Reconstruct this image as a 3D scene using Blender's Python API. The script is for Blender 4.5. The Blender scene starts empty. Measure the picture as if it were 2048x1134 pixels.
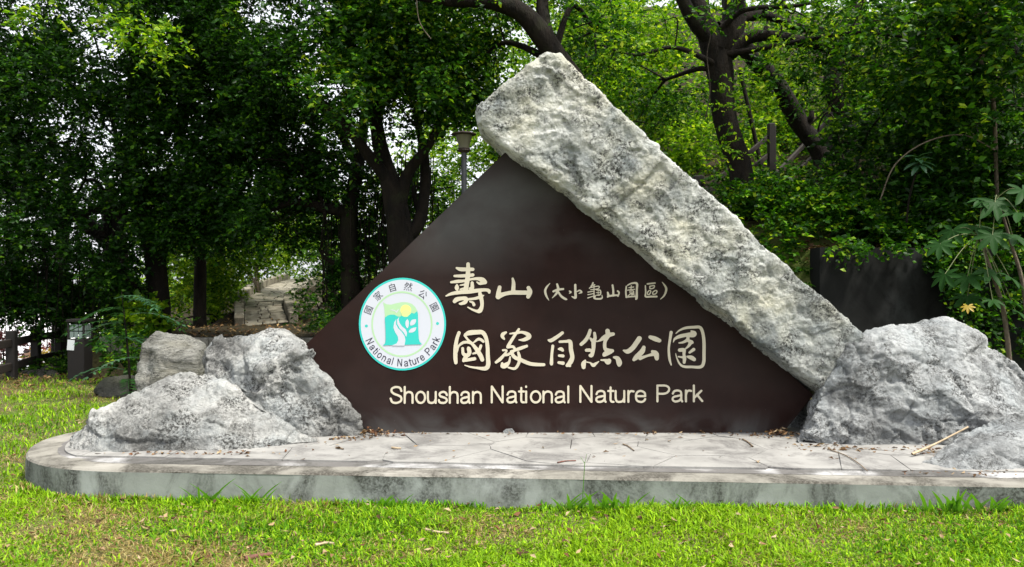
import bpy, bmesh, math, random
import numpy as np
from mathutils import Vector, Matrix

S = bpy.context.scene
COL = S.collection
R = math.radians
RNG = np.random.default_rng(7)
random.seed(7)

# ------------------------------------------------------------------ camera, sky, sun, exposure
CAM_H = 1.45
F = 28.0 / 36.0 * 2048
cam_data = bpy.data.cameras.new('camera')
cam_data.lens = 28.0
cam_data.sensor_width = 36.0
cam_data.clip_start = 0.1
cam_data.clip_end = 2000
cam_data.dof.use_dof = True
cam_data.dof.focus_distance = 6.2
cam_data.dof.aperture_fstop = 4.0
cam = bpy.data.objects.new('camera', cam_data)
cam.location = (0, 0, CAM_H)
cam.rotation_euler = (R(90), 0, 0)
COL.objects.link(cam)
S.camera = cam

SUN_EL, SUN_AZ = 62.0, 125.0        # azimuth clockwise from +Y (straight ahead); the sun stands behind the camera, to the right
world = bpy.data.worlds.new('World')
S.world = world
world.use_nodes = True
wn = world.node_tree
sky = wn.nodes.new('ShaderNodeTexSky')
sky.sky_type = 'NISHITA'
sky.sun_disc = False
sky.sun_elevation = R(SUN_EL)
sky.sun_rotation = R(SUN_AZ)
sky.air_density = 1.0
sky.dust_density = 4.0
sky.ozone_density = 1.0
hsv = wn.nodes.new('ShaderNodeHueSaturation')
hsv.inputs['Saturation'].default_value = 0.30     # thin bright overcast
wn.links.new(sky.outputs[0], hsv.inputs['Color'])
bg = wn.nodes['Background']
bg.inputs['Strength'].default_value = 0.13
veil = wn.nodes.new('ShaderNodeMix'); veil.data_type = 'RGBA'      # even veil of thin white cloud over the whole dome
veil.inputs[0].default_value = 0.36
wn.links.new(hsv.outputs[0], veil.inputs[6])
veil.inputs[7].default_value = (9.0, 9.1, 9.6, 1)
wn.links.new(veil.outputs[2], bg.inputs['Color'])

sun_data = bpy.data.lights.new('sun', 'SUN')
sun_data.energy = 3.4
sun_data.angle = R(7)
sun_data.color = (1.0, 0.95, 0.86)
sun = bpy.data.objects.new('sun', sun_data)
_sd = Vector((math.sin(R(SUN_AZ)) * math.cos(R(SUN_EL)), math.cos(R(SUN_AZ)) * math.cos(R(SUN_EL)), math.sin(R(SUN_EL))))
sun.rotation_euler = _sd.to_track_quat('Z', 'Y').to_euler()
sun.location = (0, 0, 30)
COL.objects.link(sun)

S.view_settings.view_transform = 'Standard'
S.view_settings.look = 'None'
S.view_settings.gamma = 1.0
S.view_settings.use_curve_mapping = False
S.view_settings.exposure = 1.0
S.render.engine = 'CYCLES'
S.cycles.max_bounces = 6
S.cycles.diffuse_bounces = 3
S.cycles.transmission_bounces = 4
S.cycles.use_denoising = True

# ------------------------------------------------------------------ helpers
def at(px, py, Y):
    return Vector(((px - 1024) / F * Y, Y, CAM_H - (py - 567) / F * Y))

def tag(o, label=None, cat=None, group=None, kind=None):
    if label: o['label'] = label
    if cat: o['category'] = cat
    if group: o['group'] = group
    if kind: o['kind'] = kind
    return o

def empty(name, loc, label=None, cat=None, group=None):
    o = bpy.data.objects.new(name, None)
    o.location = loc
    COL.objects.link(o)
    return tag(o, label, cat, group)

def link(name, me, parent=None, mat=None, smooth=False):
    """World-space mesh -> object; under a parent the mesh is moved into the parent's frame."""
    if mat is not None and not me.materials:
        me.materials.append(mat)
    if smooth:
        me.polygons.foreach_set('use_smooth', np.ones(len(me.polygons), bool))
    o = bpy.data.objects.new(name, me)
    COL.objects.link(o)
    if parent is not None:
        o.parent = parent
        off = Vector((0, 0, 0)); p = parent
        while p is not None:
            off += p.location; p = p.parent
        o.location = -off
    return o

def np_mesh(verts, faces, name='mesh'):
    verts = np.asarray(verts, np.float32).reshape(-1, 3)
    faces = np.asarray(faces, np.int32)
    n, k = faces.shape
    me = bpy.data.meshes.new(name)
    me.vertices.add(len(verts)); me.vertices.foreach_set('co', verts.ravel())
    me.loops.add(n * k); me.loops.foreach_set('vertex_index', faces.ravel())
    me.polygons.add(n)
    me.polygons.foreach_set('loop_start', np.arange(0, n * k, k, dtype=np.int32))
    me.update(calc_edges=True)
    return me

def bm_mesh(bm, name='mesh'):
    me = bpy.data.meshes.new(name)
    bm.normal_update()
    bm.to_mesh(me); bm.free()
    return me

def add_box(bm, c, size, rot=None, bevel=0.0):
    m = Matrix.Translation(c)
    if rot is not None: m = m @ rot
    m = m @ Matrix.Diagonal((size[0], size[1], size[2], 1))
    r = bmesh.ops.create_cube(bm, size=1.0, matrix=m)
    if bevel:
        vs = set(r['verts'])
        es = [e for e in bm.edges if e.verts[0] in vs and e.verts[1] in vs]
        bmesh.ops.bevel(bm, geom=es, offset=bevel, segments=1, affect='EDGES')

def box_obj(name, c, size, mat, parent=None, rot=None, bevel=0.0):
    bm = bmesh.new(); add_box(bm, Vector(c), size, rot, bevel)
    return link(name, bm_mesh(bm, name), parent, mat)

def beam(name, a, b, w, h, mat, parent=None, bevel=0.006):
    a = Vector(a); b = Vector(b); d = b - a
    q = d.to_track_quat('X', 'Z').to_matrix().to_4x4()
    return box_obj(name, (a + b) / 2, (d.length, w, h), mat, parent, q, bevel)

# vectorised value noise
def _h(ix, iy, iz, seed):
    h = (ix * 374761393 + iy * 668265263 + iz * 2147483647 + seed * 1274126177) & 0xFFFFFFFF
    h = ((h ^ (h >> 13)) * 1274126177) & 0xFFFFFFFF
    h = ((h ^ (h >> 16)) * 2246822519) & 0xFFFFFFFF
    return ((h ^ (h >> 15)) & 0xFFFFFF) / float(0xFFFFFF)

def vnoise(p, seed=0):
    p = np.asarray(p, np.float64)
    i = np.floor(p).astype(np.int64); f = p - i
    u = f * f * f * (f * (f * 6 - 15) + 10)
    out = 0
    for dx in (0, 1):
        for dy in (0, 1):
            for dz in (0, 1):
                w = (u[:, 0] if dx else 1 - u[:, 0]) * (u[:, 1] if dy else 1 - u[:, 1]) * (u[:, 2] if dz else 1 - u[:, 2])
                out = out + w * _h(i[:, 0] + dx, i[:, 1] + dy, i[:, 2] + dz, seed)
    return out * 2 - 1

def fbm(p, oct=4, seed=0, gain=0.5, ridged=False):
    a, s, t = 1.0, 0, 0
    q = np.asarray(p, np.float64)
    for k in range(oct):
        n = vnoise(q, seed + k * 17)
        if ridged: n = 1 - 2 * np.abs(n)
        s = s + a * n; t += a
        a *= gain; q = q * 2.03 + 5.17
    return s / t

def facets(p, seed=0):
    """Chiselled cells: height of a tilted plane through the nearest random seed, and closeness to the cell border."""
    i = np.floor(p).astype(np.int64)
    best = np.full(len(p), 1e9); second = np.full(len(p), 1e9); val = np.zeros(len(p))
    for dx in (-1, 0, 1):
        for dy in (-1, 0, 1):
            for dz in (-1, 0, 1):
                c = i + (dx, dy, dz)
                s = np.stack([c[:, k] + _h(c[:, 0], c[:, 1], c[:, 2], seed + k) for k in range(3)], 1)
                d = ((p - s) ** 2).sum(1)
                n = np.stack([_h(c[:, 0], c[:, 1], c[:, 2], seed + 5 + k) * 2 - 1 for k in range(3)], 1)
                v = ((p - s) * n).sum(1) + 0.5 * n[:, 0]
                m = d < best
                second = np.where(m, best, np.minimum(second, d))
                best[m] = d[m]; val[m] = v[m]
    return np.clip(val, -0.9, 0.9), np.sqrt(second) - np.sqrt(best), np.sqrt(best)

def ss(a, b, x):
    t = np.clip((np.asarray(x, float) - a) / (b - a), 0, 1)
    return t * t * (3 - 2 * t)

def catmull(pts, n=6):
    P = [np.array(p, float) for p in pts]
    if len(P) < 3:
        return [P[0] + (P[1] - P[0]) * k / n for k in range(n + 1)]
    P = [2 * P[0] - P[1]] + P + [2 * P[-1] - P[-2]]
    out = []
    for i in range(1, len(P) - 2):
        p0, p1, p2, p3 = P[i - 1:i + 3]
        for k in range(n):
            t = k / n
            out.append(0.5 * (2 * p1 + (p2 - p0) * t + (2 * p0 - 5 * p1 + 4 * p2 - p3) * t * t + (3 * p1 - p0 - 3 * p2 + p3) * t ** 3))
    out.append(P[-2])
    return out

def tube_arrays(path, seg=8, rough=0.0, seed=0, sub=5):
    """path: (x, y, z, r); returns verts, quad faces"""
    pts = np.array(catmull(path, sub))
    c, r = pts[:, :3], np.maximum(pts[:, 3], 0.0008)
    t = np.gradient(c, axis=0); t /= np.linalg.norm(t, axis=1)[:, None] + 1e-9
    up = np.array([0.31, 0.93, 0.17])
    a = np.cross(t, up); a /= np.linalg.norm(a, axis=1)[:, None] + 1e-9
    b = np.cross(t, a)
    th = np.arange(seg) / seg * 2 * np.pi
    ring = a[:, None, :] * np.cos(th)[None, :, None] + b[:, None, :] * np.sin(th)[None, :, None]
    rr = np.repeat(r[:, None], seg, 1)
    if rough:
        base = (c[:, None, :] + ring * rr[:, :, None]).reshape(-1, 3)
        sc = 1.0 / max(r.max(), 0.02)
        q = base * np.array([sc * 1.4, sc * 1.4, sc * 0.5])
        rr = rr * (1 + rough * (fbm(q, 3, seed) + 0.5 * fbm(base * sc * 0.3, 2, seed + 9)).reshape(len(c), seg))
    v = c[:, None, :] + ring * rr[:, :, None]
    m = len(c)
    i = np.arange(m - 1)[:, None] * seg; j = np.arange(seg)[None, :]; j2 = (j + 1) % seg
    f = np.stack([i + j, i + j2, i + seg + j2, i + seg + j], -1).reshape(-1, 4)
    return v.reshape(-1, 3), f

def merge(parts):
    vs, fs, o = [], [], 0
    for v, f in parts:
        vs.append(v); fs.append(f + o); o += len(v)
    return np.concatenate(vs), np.concatenate(fs)

def tube_obj(name, paths, mat, parent=None, seg=8, rough=0.0, seed=0, sub=5):
    v, f = merge([tube_arrays(p, seg, rough, seed + i, sub) for i, p in enumerate(paths)])
    return link(name, np_mesh(v, f, name), parent, mat, smooth=True)

def pt(px, py, Y, r):
    p = at(px, py, Y)
    return (p.x, p.y, p.z, r)

# ------------------------------------------------------------------ materials
def mat_new(name):
    m = bpy.data.materials.new(name); m.use_nodes = True
    nt = m.node_tree
    return m, nt, nt.nodes['Principled BSDF'], nt.nodes['Material Output']

class NB:
    def __init__(s, nt): s.nt = nt
    def n(s, t, **kw):
        x = s.nt.nodes.new(t)
        for k, v in kw.items(): setattr(x, k, v)
        return x
    def l(s, a, b): s.nt.links.new(a, b)
    def coord(s, scale=(1, 1, 1), loc=(0, 0, 0)):
        g = s.n('ShaderNodeNewGeometry'); m = s.n('ShaderNodeMapping')
        m.inputs['Scale'].default_value = scale; m.inputs['Location'].default_value = loc
        s.l(g.outputs['Position'], m.inputs['Vector'])
        return m.outputs[0]
    def noise(s, vec, scale, detail=6, rough=0.55, dist=0.0):
        x = s.n('ShaderNodeTexNoise'); x.inputs['Scale'].default_value = scale
        x.inputs['Detail'].default_value = detail; x.inputs['Roughness'].default_value = rough
        x.inputs['Distortion'].default_value = dist
        s.l(vec, x.inputs['Vector']); return x.outputs['Fac']
    def ramp(s, fac, stops, interp='LINEAR'):
        x = s.n('ShaderNodeValToRGB'); cr = x.color_ramp; cr.interpolation = interp
        while len(cr.elements) < len(stops): cr.elements.new(0.5)
        for e, (p, c) in zip(cr.elements, stops):
            e.position = p; e.color = (*c, 1) if len(c) == 3 else c
        s.l(fac, x.inputs['Fac']); return x.outputs['Color']
    def mix(s, fac, a, b, mode='MIX'):
        x = s.n('ShaderNodeMix', data_type='RGBA', blend_type=mode)
        for v, i in ((fac, 0), (a, 6), (b, 7)):
            if hasattr(v, 'node'): s.l(v, x.inputs[i])
            else: x.inputs[i].default_value = v if i == 0 else (*v, 1)
        return x.outputs[2]
    def math(s, op, a, b=0.0):
        x = s.n('ShaderNodeMath', operation=op)
        for v, i in ((a, 0), (b, 1)):
            if hasattr(v, 'node'): s.l(v, x.inputs[i])
            else: x.inputs[i].default_value = v
        return x.outputs[0]
    def bump(s, h, strength, dist, normal=None):
        x = s.n('ShaderNodeBump'); x.inputs['Strength'].default_value = strength
        x.inputs['Distance'].default_value = dist
        s.l(h, x.inputs['Height'])
        if normal is not None: s.l(normal, x.inputs['Normal'])
        return x.outputs[0]

def g(v): return (v, v, v)

def m_plain(name, col, rough=0.6, metal=0.0, var=0.0, scale=30.0, spec=0.5):
    m, nt, p, o = mat_new(name); b = NB(nt)
    p.inputs['Roughness'].default_value = rough; p.inputs['Metallic'].default_value = metal
    p.inputs['Specular IOR Level'].default_value = spec
    if var:
        f = b.noise(b.coord(), scale, 5)
        c = b.ramp(f, [(0.3, tuple(max(0, x * (1 - var)) for x in col)), (0.7, tuple(min(1, x * (1 + var)) for x in col))])
        b.l(c, p.inputs['Base Color'])
        b.l(b.bump(f, 0.3, 0.004), p.inputs['Normal'])
    else:
        p.inputs['Base Color'].default_value = (*col, 1)
    return m

def m_rock(name, light, mid, dark, tint, tint_amt, stain=0.5, stretch=(1, 1, 1), seed=0.0):
    m, nt, p, o = mat_new(name); b = NB(nt)
    v = b.coord(stretch, (seed, seed * 1.7, seed * 0.3))
    big = b.noise(v, 1.7, 8, 0.62, 0.3)
    c = b.ramp(big, [(0.30, dark), (0.46, mid), (0.62, light)])
    tn = b.noise(v, 2.6, 5, 0.6)
    c = b.mix(b.ramp(tn, [(0.46, g(0)), (0.66, g(tint_amt))]), c, tint)
    # pale lime crust in speckles
    cr = b.noise(v, 22, 5, 0.7)
    c = b.mix(b.ramp(cr, [(0.52, g(0)), (0.72, g(0.55))]), c, tuple(min(1, x * 1.25) for x in light))
    al = b.noise(v, 1.1, 6, 0.6, 0.6)
    c = b.mix(b.ramp(al, [(0.50, g(0)), (0.64, g(0.55))]), c, tuple(x * 0.62 for x in dark))
    # black lichen: patches broken up by fine speckle
    li = b.noise(v, 4.2, 7, 0.72, 0.4)
    sp = b.noise(v, 48, 4, 0.75)
    k = b.math('MULTIPLY', b.ramp(li, [(0.44, g(0)), (0.58, g(1))]), b.ramp(sp, [(0.44, g(0)), (0.58, g(1))]))
    c = b.mix(b.math('MULTIPLY', k, stain), c, (0.045, 0.045, 0.042))
    b.l(c, p.inputs['Base Color'])
    p.inputs['Roughness'].default_value = 0.92
    p.inputs['Specular IOR Level'].default_value = 0.2
    h1 = b.noise(v, 14, 8, 0.68, 0.2)
    vo = b.n('ShaderNodeTexVoronoi'); vo.inputs['Scale'].default_value = 26.0
    b.l(v, vo.inputs['Vector'])
    h2 = b.noise(v, 75, 5, 0.7)
    n1 = b.bump(h1, 1.0, 0.06)
    n2 = b.bump(vo.outputs['Distance'], 0.5, 0.018, n1)
    n3 = b.bump(h2, 0.7, 0.012, n2)
    b.l(n3, p.inputs['Normal'])
    return m

def m_leaf(name, stops, trans=0.35, rough=0.42, spec=0.4, tcol=None):
    m, nt, p, o = mat_new(name); b = NB(nt)
    gm = b.n('ShaderNodeNewGeometry')
    c = b.ramp(gm.outputs['Random Per Island'], stops)
    b.l(c, p.inputs['Base Color'])
    p.inputs['Roughness'].default_value = rough
    p.inputs['Specular IOR Level'].default_value = spec
    t = b.n('ShaderNodeBsdfTranslucent')
    tc = b.mix(1.0, c, tcol or (1.5, 1.5, 0.55), 'MULTIPLY')
    b.l(tc, t.inputs['Color'])
    mx = b.n('ShaderNodeMixShader'); mx.inputs[0].default_value = trans
    b.l(p.outputs[0], mx.inputs[1]); b.l(t.outputs[0], mx.inputs[2])
    b.l(mx.outputs[0], o.inputs['Surface'])
    return m

def m_bark(name, c1, c2, scale=9.0):
    m, nt, p, o = mat_new(name); b = NB(nt)
    v = b.coord((1, 1, 0.35))
    n = b.noise(v, scale, 7, 0.65, 0.5)
    f = b.noise(v, scale * 5, 4, 0.6)
    c = b.ramp(n, [(0.32, c1), (0.68, c2)])
    moss = b.noise(b.coord(), 3.0, 4)
    c = b.mix(b.ramp(moss, [(0.56, g(0)), (0.74, g(0.5))]), c, (0.022, 0.026, 0.010))
    b.l(c, p.inputs['Base Color']); p.inputs['Roughness'].default_value = 0.9
    p.inputs['Specular IOR Level'].default_value = 0.2
    b.l(b.bump(f, 0.6, 0.02, b.bump(n, 0.8, 0.06)), p.inputs['Normal'])
    return m

M = {}
M['rock'] = m_rock('grey_limestone', (0.4690, 0.4690, 0.4465), (0.3067, 0.3112, 0.2977), (0.1037, 0.1037, 0.0992), (0.3067, 0.3473, 0.3608), 0.5, 1.0)
M['rock_slab'] = m_rock('pale_limestone', (0.6068, 0.6164, 0.5779), (0.4623, 0.4816, 0.4527), (0.1926, 0.2264, 0.2408), (0.5105, 0.4816, 0.3275), 0.55, 1.0, seed=3.0)
M['rock_right'] = m_rock('blue_grey_limestone', (0.4493, 0.4622, 0.4579), (0.3024, 0.3154, 0.3154), (0.1123, 0.1166, 0.1166), (0.3283, 0.3629, 0.3758), 0.5, 0.9, seed=7.0)
M['rock_band'] = m_rock('banded_yellow_stone', (0.3040, 0.3040, 0.2800), (0.1840, 0.1840, 0.1640), (0.0480, 0.0480, 0.0440), (0.2160, 0.2000, 0.1360), 0.35, 0.9, (0.5600, 0.5600, 2.5600), 1.0)
M['rock_dark'] = m_rock('dark_mossy_stone', (0.06, 0.06, 0.05), (0.04, 0.04, 0.033), (0.02, 0.02, 0.017), (0.04, 0.05, 0.02), 0.5, 0.4)

def m_concrete(name, base, dirt, wear_scale, amount, pale, zc=None):
    m, nt, p, o = mat_new(name); b = NB(nt)
    v = b.coord()
    vs = b.coord((1.0, 1.0, 0.62))
    n = b.noise(v, 5, 7, 0.6)
    c = b.ramp(n, [(0.3, tuple(x * 0.82 for x in base)), (0.7, tuple(min(1, x * 1.12) for x in base))])
    pn = b.noise(v, 1.9, 4, 0.5)
    c = b.mix(b.ramp(pn, [(0.5, g(0)), (0.66, g(0.7))]), c, pale)
    st = b.noise(vs, wear_scale, 7, 0.68, 0.6)
    d = b.ramp(st, [(0.56 - 0.12 * amount, g(0)), (0.68 - 0.10 * amount, g(1))])
    sp = b.noise(v, 60, 4, 0.7)
    d = b.math('MULTIPLY', d, b.ramp(sp, [(0.30, g(0.35)), (0.58, g(1))]))
    c = b.mix(b.math('MULTIPLY', d, 0.9), c, dirt)
    b.l(c, p.inputs['Base Color']); p.inputs['Roughness'].default_value = 0.9
    p.inputs['Specular IOR Level'].default_value = 0.25
    b.l(b.bump(sp, 0.25, 0.004, b.bump(n, 0.3, 0.012)), p.inputs['Normal'])
    return m
M['kerb'] = m_concrete('weathered_concrete', (0.2215, 0.2408, 0.2215), (0.0174, 0.0174, 0.0125), 2.0, 0.88, (0.3275, 0.3516, 0.3419))
M['kerb_top'] = m_concrete('kerb_top_concrete', (0.2075, 0.1984, 0.1714), (0.0316, 0.0279, 0.0217), 2.2, 1.05, (0.3067, 0.2932, 0.2616))
M['paving'] = m_concrete('pale_paving_slab', (0.2385, 0.2345, 0.2218), (0.1033, 0.0994, 0.0961), 3.0, 0.65, (0.2941, 0.2902, 0.2735))
M['mortar'] = m_concrete('joint_mortar', (0.12, 0.115, 0.11), (0.03, 0.03, 0.025), 1.2, 0.6, (0.62, 0.62, 0.62))
M['wall'] = m_concrete('black_stained_concrete', (0.013, 0.0135, 0.013), (0.003, 0.003, 0.003), 1.6, 0.7, (0.035, 0.038, 0.038))
M['wall'].node_tree.nodes['Principled BSDF'].inputs['Specular IOR Level'].default_value = 0.05
M['path_stone'] = m_concrete('path_stone', (0.2346, 0.2150, 0.1662), (0.0782, 0.0684, 0.0489), 2.5, 0.8, (0.3128, 0.2932, 0.2444))
M['plaza'] = m_concrete('pale_plaza', (0.62, 0.62, 0.62), (0.4, 0.4, 0.4), 0.5, 0.3, (0.7, 0.7, 0.7))

def m_panel():
    m, nt, p, o = mat_new('brown_painted_metal'); b = NB(nt)
    v = b.coord()
    vx = b.coord((0.8, 1, 1.05))
    n = b.noise(v, 7, 4)
    c = b.ramp(n, [(0.3, (0.0150, 0.0066, 0.0054)), (0.7, (0.0200, 0.0090, 0.0074))])
    # pale sheen painted into the colour over the upper half, with chalky smears below
    sep = b.n('ShaderNodeSeparateXYZ'); gm = b.n('ShaderNodeNewGeometry'); b.l(gm.outputs['Position'], sep.inputs[0])
    z = b.ramp(b.math('DIVIDE', sep.outputs['Z'], 3.0), [(0.50, g(0.12)), (0.56, g(0.5)), (0.64, g(1.0)), (0.74, g(0.95)), (0.86, g(0.25))])
    ch = b.noise(vx, 1.1, 6, 0.5, 0.25)
    sheen_chalk = b.math('MULTIPLY', z, b.ramp(ch, [(0.36, g(0)), (0.62, g(1))]))
    sm = b.noise(vx, 2.1, 5, 0.5, 1.2)
    low = b.ramp(b.math('DIVIDE', sep.outputs['Z'], 3.0), [(0.07, g(1)), (0.15, g(0))])
    sheen_chalk = b.math('ADD', b.math('MULTIPLY', sheen_chalk, 0.55), b.math('MULTIPLY', b.math('MULTIPLY', low, b.ramp(sm, [(0.42, g(0)), (0.62, g(1))])), 0.5))
    c = b.mix(sheen_chalk, c, (0.105, 0.110, 0.108))
    # specks and scratches
    sp = b.noise(v, 110, 2, 0.5)
    c = b.mix(b.ramp(sp, [(0.74, g(0)), (0.80, g(0.5))]), c, (0.3, 0.3, 0.3))
    sc = b.noise(b.coord((60, 60, 1.3)), 1.0, 2, 0.5)
    c = b.mix(b.ramp(sc, [(0.80, g(0)), (0.84, g(0.25))]), c, (0.2, 0.2, 0.2))
    b.l(c, p.inputs['Base Color'])
    b.l(b.ramp(b.noise(v, 3, 4), [(0.3, g(0.42)), (0.7, g(0.58))]), p.inputs['Roughness'])
    p.inputs['Specular IOR Level'].default_value = 0.10
    return m
M['panel'] = m_panel()
M['cream'] = m_plain('cream_lettering', (0.5456, 0.5016, 0.3872), 0.6, var=0.06, scale=8, spec=0.2)
M['teal'] = m_plain('teal_print', (0.0255, 0.4760, 0.4250), 0.45)
M['logo_white'] = m_plain('white_print', (0.5160, 0.5418, 0.6020), 0.45)
M['pale_green'] = m_plain('pale_green_print', (0.3612, 0.5676, 0.3268), 0.45)
M['sun_yellow'] = m_plain('yellow_print', (0.80, 0.74, 0.22), 0.45)
M['olive'] = m_plain('olive_print', (0.55, 0.66, 0.25), 0.45)
M['ink'] = m_plain('navy_ink', (0.012, 0.010, 0.03), 0.5)
M['wood_dark'] = m_plain('dark_stained_wood', (0.006, 0.004, 0.003), 0.8, var=0.35, scale=14)
M['wood_brown'] = m_plain('brown_stained_wood', (0.014, 0.009, 0.006), 0.8, var=0.35, scale=14)
M['paper'] = m_plain('notice_paper', (0.62, 0.66, 0.66), 0.7)
M['frost'] = m_plain('frosted_pane', (0.16, 0.21, 0.19), 0.5)
M['lamp_metal'] = m_plain('grey_painted_metal', (0.014, 0.017, 0.02), 0.5, var=0.2, scale=20)
M['rust'] = m_plain('rusty_brown_metal', (0.025, 0.014, 0.010), 0.7, var=0.4, scale=18)
M['bark'] = m_bark('dark_bark', (0.0025, 0.002, 0.0015), (0.0135, 0.0095, 0.006))
M['bark_pale'] = m_bark('pale_bark', (0.07, 0.055, 0.04), (0.19, 0.155, 0.115), 14)
M['twig'] = m_plain('dry_twig', (0.16, 0.115, 0.07), 0.8, var=0.4, scale=40)
M['stick'] = m_plain('pale_dry_stick', (0.36, 0.28, 0.18), 0.8, var=0.3, scale=30)
M['bark_strip'] = m_plain('red_brown_bark', (0.12, 0.045, 0.03), 0.8, var=0.4, scale=40)
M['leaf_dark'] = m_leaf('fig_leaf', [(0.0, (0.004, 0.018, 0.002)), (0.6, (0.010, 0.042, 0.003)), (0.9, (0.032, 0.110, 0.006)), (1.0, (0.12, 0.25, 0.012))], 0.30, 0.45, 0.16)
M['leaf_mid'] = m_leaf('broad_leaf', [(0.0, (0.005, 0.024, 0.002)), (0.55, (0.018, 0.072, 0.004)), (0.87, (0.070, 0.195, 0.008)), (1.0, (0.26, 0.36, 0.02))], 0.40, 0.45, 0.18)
M['leaf_bright'] = m_leaf('sunlit_leaf', [(0.0, (0.022, 0.080, 0.003)), (0.45, (0.075, 0.180, 0.007)), (0.88, (0.220, 0.370, 0.014)), (1.0, (0.44, 0.52, 0.05))], 0.5, 0.45, 0.2)  # lighter greens stand in for sunlit and backlit foliage, also on pale shrubs
M['leaf_blue'] = m_leaf('glaucous_leaf', [(0.0, (0.022, 0.07, 0.032)), (1.0, (0.05, 0.125, 0.055))], 0.25, 0.35, 0.5)
M['leaf_lobed'] = m_leaf('lobed_leaf', [(0.0, (0.006, 0.026, 0.005)), (1.0, (0.015, 0.055, 0.009))], 0.25, 0.55, 0.1)
M['leaf_yellow'] = m_leaf('yellow_leaf', [(0.0, (0.20, 0.14, 0.012)), (1.0, (0.32, 0.23, 0.02))], 0.2, 0.5)
M['leaf_red'] = m_leaf('red_leaf', [(0.0, (0.07, 0.012, 0.015)), (1.0, (0.16, 0.03, 0.03))], 0.2, 0.5)
M['bark_grey'] = m_bark('grey_bark', (0.015, 0.012, 0.009), (0.06, 0.048, 0.035), 14)
M['petiole'] = m_plain('leaf_stalk', (0.12, 0.14, 0.05), 0.6)

def m_attr(name, trans, rough=0.55):
    m, nt, p, o = mat_new(name); b = NB(nt)
    a = b.n('ShaderNodeAttribute', attribute_name='Col')
    b.l(a.outputs['Color'], p.inputs['Base Color'])
    p.inputs['Roughness'].default_value = rough; p.inputs['Specular IOR Level'].default_value = 0.1
    t = b.n('ShaderNodeBsdfTranslucent')
    b.l(b.mix(1.0, a.outputs['Color'], (1.3, 1.3, 0.6), 'MULTIPLY'), t.inputs['Color'])
    mx = b.n('ShaderNodeMixShader'); mx.inputs[0].default_value = trans
    b.l(p.outputs[0], mx.inputs[1]); b.l(t.outputs[0], mx.inputs[2]); b.l(mx.outputs[0], o.inputs['Surface'])
    return m
M['grass'] = m_attr('grass_blade', 0.35)
M['litter'] = m_attr('dead_leaf', 0.1, 0.75)

def m_ground():
    m, nt, p, o = mat_new('soil_and_thatch'); b = NB(nt)
    v = b.coord()
    n1 = b.noise(v, 1.1, 5); n2 = b.noise(v, 18, 6, 0.7)
    c = b.ramp(n2, [(0.3, (0.045, 0.038, 0.020)), (0.55, (0.11, 0.10, 0.045)), (0.75, (0.20, 0.17, 0.09))])
    c = b.mix(b.ramp(n1, [(0.45, g(0)), (0.6, g(0.55))]), c, (0.06, 0.13, 0.008))
    # the wooded ground further off is bare leaf mould
    sep = b.n('ShaderNodeSeparateXYZ'); gm = b.n('ShaderNodeNewGeometry'); b.l(gm.outputs['Position'], sep.inputs[0])
    far = b.ramp(b.math('DIVIDE', b.math('ADD', sep.outputs['Y'], b.math('MULTIPLY', n1, 1.5)), 20.0), [(0.58, g(0)), (0.68, g(1))])
    mould = b.ramp(n2, [(0.3, (0.012, 0.010, 0.006)), (0.55, (0.03, 0.024, 0.013)), (0.75, (0.08, 0.06, 0.03))])
    c = b.mix(far, c, mould)
    b.l(c, p.inputs['Base Color']); p.inputs['Roughness'].default_value = 0.95
    p.inputs['Specular IOR Level'].default_value = 0.1
    b.l(b.bump(n2, 0.8, 0.03), p.inputs['Normal'])
    return m
M['ground'] = m_ground()

# ------------------------------------------------------------------ terrain
def gz(X, Y):
    X = np.asarray(X, float); Y = np.asarray(Y, float)
    edge = -8.35 - 0.32 * np.maximum(0, Y - 15.5)
    drop = -1.9 * ss(0, 1.6, edge - X) * ss(7.5, 9.5, Y)
    terrace = 0.56 * ss(12.25, 12.6, Y) * ss(-6.95, -6.5, X)
    ramp = np.interp(Y, [16.8, 17, 18.6, 20.5, 24, 29, 45], [0, 0.0, 0.28, 0.52, 0.75, 0.94, 1.6]) * ss(-1.2, 0.2, X - edge)
    low = drop + terrace + ramp * (1 - ss(0, 1.6, edge - X))
    Yr = Y - 0.108 * np.maximum(0, X - 3.45)
    wx = ss(3.3, 3.6, X)
    step = wx * ss(9.08, 9.26, Yr) + (1 - wx) * ss(7.9, 10.2, Yr)
    hill = ss(0.2, 3.2, X) * (1.74 * step + 0.36 * np.clip(Yr - 9.2, 0, 34)) + ss(-4, 0, X) * 0.10 * np.clip(Y - 17, 0, 30)
    lawn = 0.05 * ss(-0.5, 3.2, X) * ss(9.5, 7.0, Y)
    lawn = lawn + 0.022 * ss(3.2, 4.6, Y) * ss(8.0, 7.0, Y)
    return np.where(hill > 1e-6, np.maximum(low, hill), low) + lawn

def gz1(x, y): return float(gz(np.array([x]), np.array([y]))[0])

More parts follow.
